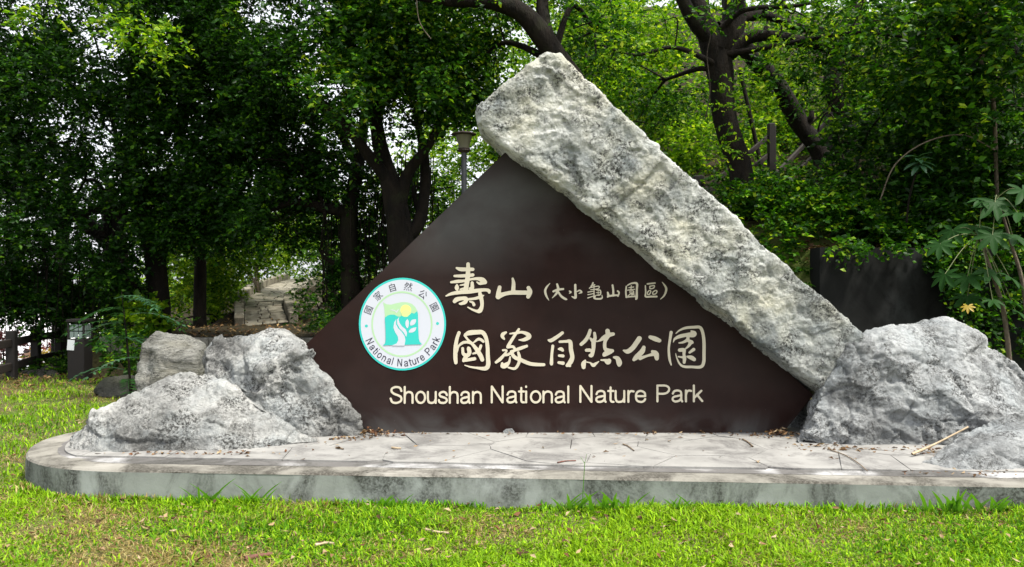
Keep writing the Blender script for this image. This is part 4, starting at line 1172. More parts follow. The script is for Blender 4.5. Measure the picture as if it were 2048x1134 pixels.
tree('fig_tree', 'gnarled fig tree with V-shaped trunk directly left of the lamp post',
     [(806, 640, 11.4, .22), (803, 520, 11.4, .2), (796, 440, 11.4, .18), (782, 370, 11.4, .14), (765, 310, 11.5, .11), (748, 220, 11.6, .085), (742, 120, 11.7, .06)],
     [[(798, 420, 11.4, .11), (815, 350, 11.4, .085), (850, 300, 11.3, .07), (872, 262, 11.3, .06), (885, 200, 11.3, .04)], [(782, 370, 11.4, .1), (730, 300, 11.2, .075), (680, 240, 11, .06), (628, 190, 10.9, .045)],
      [(803, 480, 11.4, .12), (840, 440, 11.5, .09), (850, 330, 11.7, .07), (830, 220, 11.8, .05)]],
     [(760, 60, 11, 1.0, 1.2, .8, 360), (850, 120, 11, .95, 1.1, .7, 330), (780, 190, 10.9, .8, 1, .5, 250), (690, 200, 10.8, .7, .9, .5, 200), (890, 190, 11.6, .5, .6, .35, 120), (860, 20, 11, 1.1, 1.1, .7, 320),
      (960, 150, 11.6, .6, .8, .5, 120), (800, -120, 11.5, 1.6, 1.6, .8, 300), (1000, 250, 12.4, .4, .5, .4, 60), (850, 380, 12.5, .5, .5, .4, 90), (760, 400, 12.6, .5, .5, .4, 70)], leaf='leaf_mid',
     roots=[(rr.uniform(770, 880), rr.uniform(300, 400), rr.uniform(430, 560), rr.uniform(11.5, 12.2)) for _ in range(26)], dens=1.8, L=.07, W=.04, hole=-.05)
tree('leaning_tree', 'leaning dark tree arching to the left above the top of the slab',
     [(1330, 470, 10.4, .17), (1240, 330, 10.4, .16), (1170, 200, 10.4, .155), (1108, 105, 10.4, .15), (1050, 30, 10.3, .13), (980, 4, 10.2, .10), (900, 2, 10.1, .075), (820, -10, 10, .05)],
     [[(1100, 95, 10.4, .10), (1085, 20, 10.5, .09), (1090, -80, 10.6, .07)], [(1130, 150, 10.4, .06), (1080, 110, 10.6, .05), (1010, 85, 10.8, .035), (960, 120, 11, .02)]],
     [(960, 30, 10.9, .7, .9, .45, 150), (1080, -60, 10.6, 1.2, 1.2, .5, 200), (1190, 60, 10.9, .6, .8, .5, 150), (900, -90, 10.3, 1, 1, .4, 160)], leaf='leaf_mid', hole=-0.02)
tree('thick_tree', 'thick rough-barked tree rising behind the middle of the leaning slab',
     [(1520, 500, 11.0, .20), (1488, 420, 11, .175), (1478, 330, 11, .165), (1450, 240, 11, .165), (1442, 150, 11, .185), (1425, 85, 11, .175), (1400, 25, 11, .14), (1370, -60, 11, .10)],
     [[(1432, 100, 11, .2), (1465, 50, 11, .17), (1470, -40, 11, .14)], [(1450, 110, 11, .13), (1510, 72, 10.9, .08), (1600, 82, 10.8, .07), (1690, 110, 10.7, .05), (1780, 140, 10.7, .03)],
      [(1440, 60, 11, .12), (1520, 30, 11.1, .07), (1620, 60, 11.2, .05), (1720, 50, 11.4, .03)], [(1425, 85, 11, .13), (1390, 45, 10.8, .1), (1360, -10, 10.7, .08)], [(1445, 110, 10.9, .05), (1560, 90, 10.6, .035), (1700, 66, 10.3, .025), (1820, 75, 10.2, .015)],
      [(1440, 60, 10.9, .05), (1490, 20, 10.7, .035), (1600, 10, 10.5, .025), (1720, -20, 10.4, .02)], [(1436, 130, 10.9, .045), (1350, 95, 10.8, .03), (1270, 110, 10.7, .02), (1200, 90, 10.7, .012)]],
     [(1330, 40, 10.7, .7, .8, .45, 190), (1250, 100, 11, .6, .8, .5, 160), (1560, -40, 10.8, 1.3, 1.2, .45, 110), (1680, 30, 10.6, .8, .9, .35, 150), (1400, -110, 10.8, 1.6, 1.4, .6, 120), (1560, 130, 10.9, .5, .7, .25, 60),
      (1330, 160, 11.4, .6, .7, .5, 130), (1660, 160, 10.6, .5, .7, .3, 80)], leaf='leaf_mid', hole=-0.02,
     sunlit_clumps=[(1395, 140, 10.3, .35, .3, .3, 30), (1500, 215, 10.3, .3, .3, .3, 26), (1400, 300, 10.4, .35, .3, .3, 34), (1545, 420, 10.3, .4, .3, .25, 40), (1700, 300, 10.4, .6, .4, .3, 50), (1600, 60, 10.4, .6, .4, .3, 40), (1280, 60, 10.4, .6, .4, .3, 50)])
tree('slanting_tree', 'slanting dark trunk crossing behind the stair railing on the slope',
     [(1645, 312, 12.6, .16), (1600, 250, 12.6, .15), (1562, 180, 12.4, .14), (1510, 120, 12.2, .13), (1470, 60, 12, .12), (1450, -50, 11.9, .08)],
     [[(1608, 255, 12.6, .07), (1622, 235, 12.5, .05), (1624, 222, 12.5, .03)]],
     [(1480, -120, 12, 1.3, 1.2, .5, 60), (1560, 10, 12.6, .6, .7, .35, 90)], leaf='leaf_bright', hole=0)
tree('crooked_tree', 'crooked slim dark tree higher up the wooded slope on the right',
     [(1690, 250, 16, .2), (1672, 190, 16, .19), (1666, 160, 16, .18), (1678, 120, 16, .17), (1686, 70, 16, .15), (1720, 0, 16, .12), (1730, -60, 16, .1)],
     [[(1690, 140, 16, .08), (1750, 142, 16, .06), (1800, 120, 16, .05)], [(1684, 80, 16, .08), (1760, 40, 16, .06), (1850, 20, 16, .04)]],
     [(1640, -40, 16, 1.3, 1.2, .6, 80), (1780, 10, 15.6, 1.2, 1.2, .6, 200), (1740, 120, 15.4, .9, 1, .5, 130), (1600, 90, 16.4, .9, .9, .4, 70)], leaf='leaf_bright', hole=0)
tree('overhanging_tree', 'dark tree at the right edge with limbs reaching into the frame',
     [(2200, 420, 9.6, .2), (2150, 250, 9.6, .17), (2080, 150, 9.7, .13), (2010, 105, 9.7, .10), (1930, 80, 9.8, .06), (1850, 78, 9.9, .03)],
     [[(2030, 115, 9.7, .08), (1990, 40, 9.7, .05), (1960, -40, 9.7, .04)], [(2000, 105, 9.7, .04), (1985, 160, 9.7, .03), (1990, 230, 9.7, .02)]],
     [(1950, 20, 9.5, .8, .9, .4, 170), (2040, 60, 9.3, .7, .8, .5, 160), (1830, 40, 9.7, .7, .8, .35, 140), (1900, 150, 9.6, .6, .7, .3, 110), (2030, 210, 9.3, .5, .6, .4, 120), (1990, -110, 9.6, 1.3, 1.2, .5, 250),
      (1800, 150, 9.9, .5, .6, .3, 80), (1930, 250, 9.5, .5, .5, .3, 90)], leaf='leaf_mid', L=.085, W=.045, hole=-0.02)
# --- trees further off
far = [
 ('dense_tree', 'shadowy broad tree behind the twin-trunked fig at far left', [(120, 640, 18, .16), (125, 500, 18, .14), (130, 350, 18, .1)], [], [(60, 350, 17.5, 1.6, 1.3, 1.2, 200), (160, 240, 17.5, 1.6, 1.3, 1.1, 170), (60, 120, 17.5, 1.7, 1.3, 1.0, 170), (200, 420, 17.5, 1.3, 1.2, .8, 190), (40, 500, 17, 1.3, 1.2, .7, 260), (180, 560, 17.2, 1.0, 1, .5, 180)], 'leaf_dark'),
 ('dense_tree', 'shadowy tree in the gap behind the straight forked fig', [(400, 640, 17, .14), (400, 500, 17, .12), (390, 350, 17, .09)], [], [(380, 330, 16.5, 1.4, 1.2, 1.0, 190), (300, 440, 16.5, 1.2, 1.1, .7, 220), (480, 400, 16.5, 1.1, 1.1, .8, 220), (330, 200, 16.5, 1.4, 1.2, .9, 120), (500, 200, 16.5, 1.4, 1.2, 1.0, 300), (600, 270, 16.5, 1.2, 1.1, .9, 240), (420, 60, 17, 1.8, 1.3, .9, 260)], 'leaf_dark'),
 ('dense_tree', 'sunlit green tree beyond the terrace, left of the stone path', [(430, 640, 19, .13), (436, 540, 19, .11), (450, 450, 19, .08), (480, 380, 19, .05)], [], [(440, 500, 18.5, 1.1, 1, .8, 330), (520, 470, 18.5, 1.0, 1, .7, 300), (380, 560, 18.5, .9, .9, .6, 210), (425, 570, 18.3, .55, .9, .6, 170), (400, 450, 19, 1, 1, .7, 230), (400, 630, 18, .6, .7, .45, 150)], 'leaf_bright'),
 ('young_tree', 'slender pale-stemmed tree leaning over the top of the stone path', [(520, 600, 21, .06), (512, 540, 21, .055), (525, 500, 21, .045), (548, 460, 21, .03)], [[(516, 575, 21, .04), (498, 545, 21, .035), (486, 520, 21, .02)]], [(560, 430, 21, 1.0, 1, .6, 220), (610, 500, 21, .8, .8, .5, 170), (520, 440, 21, .8, .8, .6, 160)], 'leaf_bright'),
 ('dense_tree', 'dark leafy tree arching over the right side of the stone path', [(660, 640, 20, .12), (660, 540, 20, .1), (650, 440, 20, .07)], [], [(650, 560, 18.4, .6, .7, .5, 170), (680, 500, 19, .8, .8, .7, 200), (620, 470, 20, .7, .8, .4, 130), (640, 620, 18, .5, .6, .4, 130), (730, 560, 18, .7, .7, .7, 200), (860, 480, 18, 1.0, .8, .9, 200), (760, 640, 17, .8, .6, .5, 120)], 'leaf_mid'),
 ('dense_tree', 'sunlit tree behind the lamp post in the centre background', [(1010, 500, 18, .12), (1000, 400, 18, .1), (990, 250, 18, .07)], [], [(1000, 300, 17.5, 1.0, 1, .9, 240), (920, 330, 17.5, .9, .9, .8, 190), (1060, 180, 18, 1.1, 1, .9, 230), (980, 420, 17, 1.0, .8, .7, 190), (880, 440, 17.5, .9, .8, .7, 170), (1000, 40, 18, 1.3, 1.1, .8, 180)], 'leaf_bright'),
 ('dense_tree', 'yellow-green tree filling the gap right of the slab top', [(1200, 420, 15, .1), (1195, 300, 15, .09), (1205, 160, 15, .06)], [], [(1180, 200, 14.5, .9, .9, .7, 260), (1260, 240, 14.5, .9, .9, .7, 260), (1220, 90, 14.8, 1.0, 1, .7, 240), (1330, 180, 15, .9, .9, .7, 220), (1290, 330, 14, .7, .7, .5, 190), (1380, 300, 14, .6, .7, .5, 160), (1300, 40, 15, 1.1, 1, .6, 200)], 'leaf_bright'),
 ('dense_tree', 'pale sunlit tree on the slope between the two dark trunks', [(1545, 330, 17, .09), (1540, 230, 17, .08), (1530, 120, 17, .05)], [[(1480, 140, 14, .035), (1500, 230, 14, .035), (1520, 320, 14, .04), (1535, 370, 13.8, .04)]], [(1540, 210, 16.5, .8, .8, .7, 200), (1600, 160, 17, 1.0, .9, .7, 190), (1570, 280, 16, .8, .8, .5, 200), (1500, 330, 15, .6, .6, .4, 120), (1660, 230, 17.5, 1.0, .9, .6, 190), (1740, 200, 17, 1.0, .9, .7, 200), (1480, 60, 17, 1.1, 1, .6, 130), (1400, 380, 12.9, .5, .4, .25, 60)], 'leaf_bright'),
 ('dense_tree', 'tall green tree up the slope at upper right', [(1850, 300, 14, .1), (1860, 200, 14, .09), (1850, 80, 14, .06)], [], [(1850, 120, 13.5, 1.0, 1, .7, 260), (1930, 180, 13, .9, .9, .7, 240), (1780, 240, 13.5, .8, .9, .6, 220), (1900, 20, 14, 1.2, 1.1, .6, 200), (2030, 120, 13, 1.0, 1, .8, 240), (1800, 60, 14, .9, .9, .5, 140)], 'leaf_mid'),
]
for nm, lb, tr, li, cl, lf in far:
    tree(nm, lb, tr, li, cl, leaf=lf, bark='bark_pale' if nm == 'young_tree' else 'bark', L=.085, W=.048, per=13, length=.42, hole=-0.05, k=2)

# --- far wood and hillside cover: masses
def mass(name, label, pts, outd, leaf, rng, per=12, length=.5, L=.11, W=.06, flat=0.5):
    v, f = sprays(pts, outd, rng, per, length, L, W, flat=flat)
    o = link(name, np_mesh(v, f), None, M[leaf])
    return tag(o, label, 'foliage', kind='stuff')
rng = np.random.default_rng(31)
def far_pts(n, x0, x1, y0, y1, h0, h1, hole):
    X = rng.uniform(x0, x1, n); Y = rng.uniform(y0, y1, n)
    Z = gz(X, Y) + h0 + (h1 - h0) * rng.uniform(0, 1, n)
    p = np.stack([X, Y, Z], 1)
    return p[fbm(p * 0.45, 3, 5) > hole]
p = np.concatenate([far_pts(9000, 2, 26, 19, 34, 0.2, 9.0, -0.02), far_pts(5200, -5, 4, 21, 34, 0.2, 9.0, -0.02)])
mass('far_wood', 'sunlit woodland covering the slope far behind the sign', p, rng.normal(0, 1, p.shape) + (0, -0.4, 0.1), 'leaf_bright', rng, 12, .6, .13, .075)
p = np.concatenate([far_pts(2600, -14.5, -6, 26, 36, 0.0, 3.4, -0.05), far_pts(700, -13, -10, 22, 28, 0.0, 2.6, 0.05)])
mass('far_wood', 'low green woodland beyond the fence and stone path on the left', p, rng.normal(0, 1, p.shape) + (0, -0.4, 0.1), 'leaf_bright', rng, 12, .6, .12, .07)
# undergrowth on the right slope
def under(n, x0, x1, y0, y1, hmax, sc=0.8):
    X = rng.uniform(x0, x1, n); Y = rng.uniform(y0, y1, n)
    q = np.stack([X, Y, 0 * X], 1)
    hm = hmax * np.clip(0.55 + 0.8 * fbm(q * sc, 3, 8), 0.06, 1.2)
    Z = gz(X, Y) + hm * rng.uniform(0.1, 1, n) ** 0.6
    return np.stack([X, Y, Z], 1)
p = np.concatenate([under(5200, 3.0, 8.5, 9.45, 13, 0.85), under(2600, 2.6, 10, 12, 19, 1.4), under(1300, 1.2, 3.7, 8.8, 13, .7)])
p = p[(p[:, 1] > wall_line(p[:, 0]) + 0.3) | (p[:, 0] < 3.4)]
p = p[~((p[:, 0] > 2.2) & (p[:, 0] < 5.9) & (p[:, 1] > 11.2) & (p[:, 1] < 14.8) & (p[:, 2] - gz(p[:, 0], p[:, 1]) > 0.22))]
mass('undergrowth', 'tangled green undergrowth covering the slope above the retaining wall', p, rng.normal(0, 1, p.shape) * (1, 1, 0.4) + (0, -0.3, 0.25), 'leaf_mid', rng, 11, .26, .062, .042, 1.3)
p = np.concatenate([under(1500, 5.2, 8.2, 9.5, 11.5, 2.4, 0.9), under(500, 4.2, 5.6, 9.6, 11.0, 1.5, 0.9)])
mass('tall_undergrowth', 'taller leafy scrub on the slope along the right edge', p, rng.normal(0, 1, p.shape) * (1, 1, 0.5) + (-0.1, -0.3, 0.2), 'leaf_dark', rng, 10, .34, .085, .052, 1.0)
# creeper hanging over the wall
wx_ = np.concatenate([rng.uniform(4.75, 6.8, 620), rng.uniform(3.5, 4.9, 40)])
p = np.stack([wx_, wall_line(wx_) - rng.uniform(0.03, 0.18, 660), 1.92 - rng.uniform(0, 1, 660) ** 1.5 * 1.25 * np.clip((wx_ - 4.6) / 0.7, 0.05, 1)], 1)
mass('wall_creeper', 'green creeper trailing down the face of the retaining wall', p, rng.normal(0, 1, p.shape) * (0.6, 0.3, 0.6) + (0, -0.6, -0.6), 'leaf_mid', rng, 9, .2, .06, .045, 0.3)
# low plants along the terrace and around the left trunks
p = np.concatenate([under(420, -7.2, -2, 12.9, 15.5, .45), under(300, -8.0, -6.6, 12.6, 16, .6), under(240, -3.6, -1.5, 13, 17, 0.9)])
p = p[~((p[:, 0] > -6.2) & (p[:, 0] < -3.6) & (p[:, 1] > 12.4) & (p[:, 1] < 17.2))]
mass('ground_plants', 'low leafy plants growing under the left fig trees', p, rng.normal(0, 1, p.shape) * (1, 1, 0.4) + (0, -0.2, 0.3), 'leaf_mid', rng, 10, .26, .07, .045, 1.2)

# --- ferny sapling: each frond its own part
def frond(base, d, length, pairs, L, W, droop):
    d = np.array(d, float); d /= np.linalg.norm(d)
    t = np.linspace(0, 1, pairs + 1)
    pos = np.array(base) + d * (length * t)[:, None]; pos[:, 2] -= droop * length * t ** 2
    tg = np.gradient(pos, axis=0); tg /= np.linalg.norm(tg, axis=1)[:, None]
    side = np.cross(tg, (0, 0, 1.0)); side /= np.linalg.norm(side, axis=1)[:, None] + 1e-6
    P, D, N = [], [], []
    for k in range(2, pairs + 1):
        for s_ in (-1, 1):
            P.append(pos[k]); D.append(tg[k] * 0.45 + side[k] * s_ + rr.normal(0, .08, 3)); N.append((0, -0.25, 1))
    P.append(pos[-1]); D.append(tg[-1]); N.append((0, 0, 1))
    v, f = leaf_arrays(np.array(P), np.array(D), np.array(N, float), L, W, 0.05, 0.1)
    tv, tf = tube_arrays([(*q, 0.005) for q in pos[::2]], 4, sub=1)
    tri = np.concatenate([tf[:, [0, 1, 2]], tf[:, [0, 2, 3]]])
    return merge([(v, f), (tv, tri)])
sb = at(262, 790, 10.0)
sap = empty('ferny_sapling', (sb.x, sb.y, 0), 'young sapling with feathery compound leaves beside the bollard light', 'sapling')
tube_obj('stem', [[(sb.x, sb.y, -0.05, .016), (sb.x - .03, sb.y, .5, .014), (sb.x - .08, sb.y, 1.0, .008), (sb.x - .12, sb.y, 1.35, .004)], [(sb.x, sb.y, .1, .012), (sb.x + .18, sb.y - .1, .5, .009), (sb.x + .3, sb.y - .1, .85, .004)]], M['bark'], sap, 6)
for k in range(24):
    z = rr.uniform(.2, 1.3); a = rr.uniform(-math.pi, math.pi)
    v, f = frond((sb.x - .09 * z + rr.normal(0, .06), sb.y + rr.normal(0, .05), z), (math.cos(a), math.sin(a) * .8, rr.uniform(.0, .5)), rr.uniform(.4, .7), 9, rr.uniform(.085, .12), .036, .45)
    link('frond', np_mesh(v, f), sap, M['leaf_lobed' if k % 3 else 'leaf_blue'])

# --- big lobed plant in front of the wall, each leaf a part
def lobed(size, lobes=7):
    pts = []
    span = R(300)
    N = lobes * 6
    for k in range(N + 1):
        th = -span / 2 + span * k / N
        ph = (k / N) * lobes
        fr_ = abs((ph % 1) - 0.5) * 2
        big_ = 0.62 + 0.38 * math.cos(th * 0.62)
        r_ = size * big_ * (0.42 + 0.58 * (1 - fr_) ** 0.8)
        pts.append((r_ * math.sin(th), r_ * math.cos(th), -0.25 * r_ * r_ / size + 0.02 * size * math.cos(ph * 2 * math.pi)))
    return pts
def place_leaf(parent, pos, yaw, pitch, size, mat, name='leaf'):
    P = lobed(size)
    m_ = Matrix.Translation(pos) @ Matrix.Rotation(yaw, 4, 'Z') @ Matrix.Rotation(pitch, 4, 'X')
    bm = bmesh.new(); c = bm.verts.new(m_ @ Vector((0, 0, 0)))
    vs = [bm.verts.new(m_ @ Vector(q)) for q in P]
    for a, b_ in zip(vs[:-1], vs[1:]): bm.faces.new((c, a, b_))
    return link(name, bm_mesh(bm), parent, mat, True)
pb = at(2030, 760, 8.4)
lob = empty('lobed_leaf_plant', (pb.x, pb.y, 0), 'tall plant with big deeply lobed leaves in front of the wall at right', 'plant')
s1 = at(1958, 470, 8.3); s2 = at(1995, 395, 8.3)
tube_obj('stem', [[(pb.x, pb.y, -.05, .03), (*at(2010, 640, 8.4), .024), (*at(1985, 550, 8.35), .018), (*s1, .012)], [(pb.x + .15, pb.y, -.05, .03), (*at(2050, 600, 8.4), .022), (*at(2020, 480, 8.35), .016), (*s2, .01)]], M['bark_pale'], lob, 8)
spots = [(1905, 460, .24), (1950, 452, .27), (1985, 470, .24), (1880, 488, .2), (1890, 548, .21), (1935, 553, .26), (1975, 540, .26), (2018, 552, .24), (1935, 592, .24), (2012, 598, .22), (2025, 470, .25), (1990, 405, .28), (2035, 425, .28),
         (1965, 398, .2), (2045, 380, .25), (2030, 620, .2), (1985, 600, .16)]
for i, (px, py, sz) in enumerate(spots):
    Yq = 8.15 + rr.uniform(-.12, .2); c = at(px, py, Yq)
    src = s1 if px < 1985 or py > 500 else s2
    tube_obj('leaf_stalk', [[(*src, .005), (*((src + c) / 2 + Vector((0, 0, .05))), .004), (*c, .003)]], M['petiole'], lob, 5, sub=4)
    yaw = math.atan2(-(c.x - src.x), -0.35 if abs(c.x - src.x) < .1 else (c.y - src.y) - .2) + rr.normal(0, .2)
    place_leaf(lob, c, yaw, R(rr.uniform(-58, -12)), sz * .92, M['leaf_lobed'])
yl = place_leaf(lob, at(1936, 612, 8.05), 2.6, R(-50), .085, M['leaf_yellow']); yl['label'] = 'single yellow leaf'
# --- broad-leaved sprig
sc_ = at(1838, 325, 9.3)
sprig = empty('broad_leaved_sprig', (sc_.x, sc_.y + .1, gz1(sc_.x, sc_.y + .3)), 'sprig of drooping broad blue-green leaves on the slope above the wall', 'plant')
tube_obj('stem', [[(sc_.x, sc_.y + .35, gz1(sc_.x, sc_.y + .35) - .05, .014), (sc_.x - .02, sc_.y + .2, (sc_.z + 2.0) / 2, .012), (*sc_, .008)]], M['bark'], sprig, 6)
def oblong(parent, pos, d, nrm, L, W, mat):
    d = Vector(d).normalized(); nv = Vector(nrm); s_ = d.cross(nv).normalized(); nn = s_.cross(d)
    bm = bmesh.new(); row = []
    for k in range(7):
        t = k / 6; w_ = W * math.sin(math.pi * (0.04 + 0.93 * t)) ** 0.75
        c = Vector(pos) + d * L * t - nn * L * 0.3 * t * t
        row.append([bm.verts.new(c - s_ * w_ / 2 + nn * w_ * .18), bm.verts.new(c), bm.verts.new(c + s_ * w_ / 2 + nn * w_ * .18)])
    for a, b_ in zip(row[:-1], row[1:]):
        for i in (0, 1): bm.faces.new((a[i], a[i + 1], b_[i + 1], b_[i]))
    return link('leaf', bm_mesh(bm), parent, mat, True)
for k in range(11):
    a = k * 2.4; e = -0.55 + 0.09 * k
    oblong(sprig, sc_ + Vector((0, 0, .012 * k - .05)), (math.cos(a), -abs(math.sin(a)) * .8, e), (0, -.3, 1), rr.uniform(.15, .2), .062, M['leaf_blue'])
# --- lianas
def vine(label, pts, r, mat='bark_pale'):
    P = [pt(*q, r) for q in pts]
    o = tube_obj('liana', [P], M[mat], None, 7, 0.15, 4, 8)
    return tag(o, label, 'liana')
vine('pale twisted liana looping beside the right-hand tree', [(2030, -30, 9.3), (1985, 22, 9.3), (1958, 30, 9.2), (1953, 52, 9.3), (1964, 72, 9.3), (1972, 95, 9.3), (1962, 120, 9.3), (1972, 150, 9.3), (1985, 190, 9.4), (1990, 260, 9.6), (1992, 330, 9.8), (1995, 420, 9.9)], .024)
vine('thin liana hanging in front of the thick trunk', [(1415, -20, 10.6), (1422, 60, 10.55), (1414, 110, 10.6), (1420, 180, 10.65), (1410, 240, 10.7)], .008, 'bark_grey')
vine('thin arching liana over the railing post on the slope', [(1632, 285, 13), (1640, 245, 12.9), (1655, 225, 12.8), (1668, 240, 12.8), (1677, 275, 12.9), (1690, 330, 12.9)], .014, 'bark')
vine('thin root hanging in front of the fig foliage at top centre', [(832, -20, 9.8), (836, 30, 9.8), (845, 55, 9.8), (862, 78, 9.8)], .006)
vine('long thin bare branch crossing the scrub at upper right', [(1620, 250, 11), (1700, 180, 10.6), (1800, 130, 10.3), (1900, 70, 10.1), (1960, -10, 10)], .012, 'bark_grey')
vine('thin pale branch arching over the scrub above the wall', [(1760, 400, 9.7), (1790, 330, 9.6), (1850, 285, 9.5), (1925, 270, 9.5), (1990, 300, 9.5)], .008, 'bark_pale')
vine('thin dark stem leaning across the slope right of the stair railing', [(1700, 420, 10.8), (1715, 330, 10.8), (1740, 260, 10.8), (1800, 190, 10.7), (1840, 120, 10.6)], .014, 'bark')
# --- shrubs beyond the fence
def shrub(name, label, px, py, Y, r, n, leaf, L=.07, W=.045):
    c = at(px, py, Y); gq = gz1(c.x, c.y)
    ro = empty(name, (c.x, c.y, gq), label, 'shrub')
    rg = np.random.default_rng(int(px * 7 + py))
    p, u = clump_points(c, r, n, rg, .45)
    v, f = sprays(p, u + rg.normal(0, .4, u.shape), rg, 11, .2, L, W)
    cr = link('foliage', np_mesh(v, f), ro, M[leaf]); cr['kind'] = 'stuff'
    tube_obj('stem', [[(c.x, c.y, gq - .05, .03), (c.x + .04, c.y, (gq + c.z) / 2, .025), (c.x, c.y, c.z, .012)]] + [[(c.x, c.y, (gq + c.z) / 2, .018), *[(c.x + rg.normal(0, r[0] * .5), c.y + rg.normal(0, r[1] * .4), c.z + rg.normal(0, r[2] * .4), .006)]] for _ in range(5)], M['bark'], ro, 5, sub=3)
shrub('yellow_shrub', 'yellow-leaved shrub seen between the fence posts', 78, 722, 21.5, (.5, .4, .28), 90, 'leaf_yellow')
shrub('green_shrub', 'bright green shrub below the yellow one beyond the fence', 100, 742, 20.0, (.4, .4, .22), 70, 'leaf_bright')
shrub('purple_shrub', 'dark purple-leaved shrub behind the yellow shrub beyond the fence', 92, 700, 24.5, (.45, .4, .32), 80, 'leaf_red')
shrub('red_shrub', 'reddish shrub beyond the fence at the left edge', 6, 700, 18.0, (.34, .4, .45), 90, 'leaf_red')
shrub('maple_leaved_shrub', 'bright broad-leaved shrub between the fence and the dark trunks', 285, 640, 12.6, (.32, .3, .34), 80, 'leaf_bright', .11, .08)
shrub('light_green_shrub', 'lacy light-green shrub hanging above the bollard light', 165, 590, 14.0, (.45, .4, .35), 100, 'leaf_bright', .06, .035)
shrub('dusky_shrub', 'dark shrub in front of the terrace kerb beside the banded boulder', 250, 700, 11.6, (.32, .3, .25), 80, 'leaf_mid', .07, .04)

# ------------------------------------------------------------------ person beyond the fence
def skin_mesh(verts, edges, radii, sub=2, root=0):
    me = bpy.data.meshes.new('body'); me.from_pydata(verts, edges, [])
    o = bpy.data.objects.new('t', me); COL.objects.link(o)
    md = o.modifiers.new('skin', 'SKIN'); md.use_smooth_shade = True
    for i, r_ in enumerate(radii):
        me.skin_vertices[0].data[i].radius = r_ if isinstance(r_, tuple) else (r_, r_)
        me.skin_vertices[0].data[i].use_root = (i == root)
    s_ = o.modifiers.new('sub', 'SUBSURF'); s_.levels = sub; s_.render_levels = sub
    dg = bpy.context.evaluated_depsgraph_get()
    r_ = bpy.data.meshes.new_from_object(o.evaluated_get(dg))
    bpy.data.objects.remove(o); bpy.data.meshes.remove(me)
    return r_
pp = at(54, 700, 20.5); pz = gz1(pp.x, 20.5)
person = empty('person', (pp.x, 20.5, pz), 'person in a white shirt seen between the fence posts, back turned', 'person')
hgt = (at(54, 697, 20.5).z - pz) / 1.68
V = [(0, 0, .95), (0, .01, 1.15), (0, .01, 1.36), (0, 0, 1.46), (0, -.01, 1.55), (0, -.01, 1.63)]
E = [(0, 1), (1, 2), (2, 3), (3, 4), (4, 5)]; Rr = [(.16, .11), (.15, .10), (.16, .10), .05, .085, .08]
for s_ in (-1, 1):
    b0_ = len(V)
    V += [(s_ * .19, .01, 1.38), (s_ * .24, .02, 1.12), (s_ * .22, .12, .9), (s_ * .21, .16, .82)]; Rr += [.055, .045, .035, .03]
    E += [(2, b0_), (b0_, b0_ + 1), (b0_ + 1, b0_ + 2), (b0_ + 2, b0_ + 3)]
    for q in range(5):
        V.append((s_ * (.21 + (.05 if q == 4 else (q - 1.5) * .016)), .18 + (.0 if q == 4 else .02), (.80 if q == 4 else .735 + abs(q - 1.5) * .008))); Rr.append(.009); E.append((b0_ + 3, len(V) - 1))
    b1_ = len(V)
    V += [(s_ * .09, 0, .88), (s_ * .10, .01, .48), (s_ * .10, -.01, .08), (s_ * .11, .12, .03)]; Rr += [.085, .06, .045, .035]
    E += [(0, b1_), (b1_, b1_ + 1), (b1_ + 1, b1_ + 2), (b1_ + 2, b1_ + 3)]
def tr(v): return (pp.x + v[0] * hgt, 20.5 + v[1] * hgt, pz + v[2] * hgt)
M['skin'] = m_plain('skin', (0.42, 0.26, 0.18), 0.6); M['shirt'] = m_plain('white_shirt', (0.75, 0.77, 0.82), 0.8, var=.06); M['hair'] = m_plain('black_hair', (0.015, 0.012, 0.01), 0.5); M['trouser'] = m_plain('dark_trousers', (0.05, 0.055, 0.075), 0.8)
def scl(r_): return tuple(x * hgt for x in r_) if isinstance(r_, tuple) else r_ * hgt
link('body', skin_mesh([tr(v) for v in V], E, [scl(r_) for r_ in Rr]), person, M['skin'], True)
tv = [(0, 0, .86), (0, .01, 1.1), (0, .01, 1.34), (0, 0, 1.42)]; te = [(0, 1), (1, 2), (2, 3)]; trr = [(.185, .135), (.175, .13), (.18, .125), (.09, .07)]
for s_ in (-1, 1):
    k = len(tv); tv += [(s_ * .19, .01, 1.37), (s_ * .235, .018, 1.16)]; trr += [.075, .068]; te += [(2, k), (k, k + 1)]
link('shirt', skin_mesh([tr(v) for v in tv], te, [scl(r_) for r_ in trr]), person, M['shirt'], True)
link('hair', skin_mesh([tr(v) for v in ((0, .01, 1.56), (0, -.03, 1.62), (0, -.035, 1.66))], [(0, 1), (1, 2)], [scl(x) for x in (.07, .095, .07)]), person, M['hair'], True)
wv = [(0, 0, .92)]; we = []; wr = [(.175, .125)]
for s_ in (-1, 1):
    k = len(wv); wv += [(s_ * .09, 0, .84), (s_ * .10, .01, .48), (s_ * .10, -.01, .1)]; wr += [.105, .08, .065]; we += [(0, k), (k, k + 1), (k + 1, k + 2)]
link('trousers', skin_mesh([tr(v) for v in wv], we, [scl(r_) for r_ in wr]), person, M['trouser'], True)

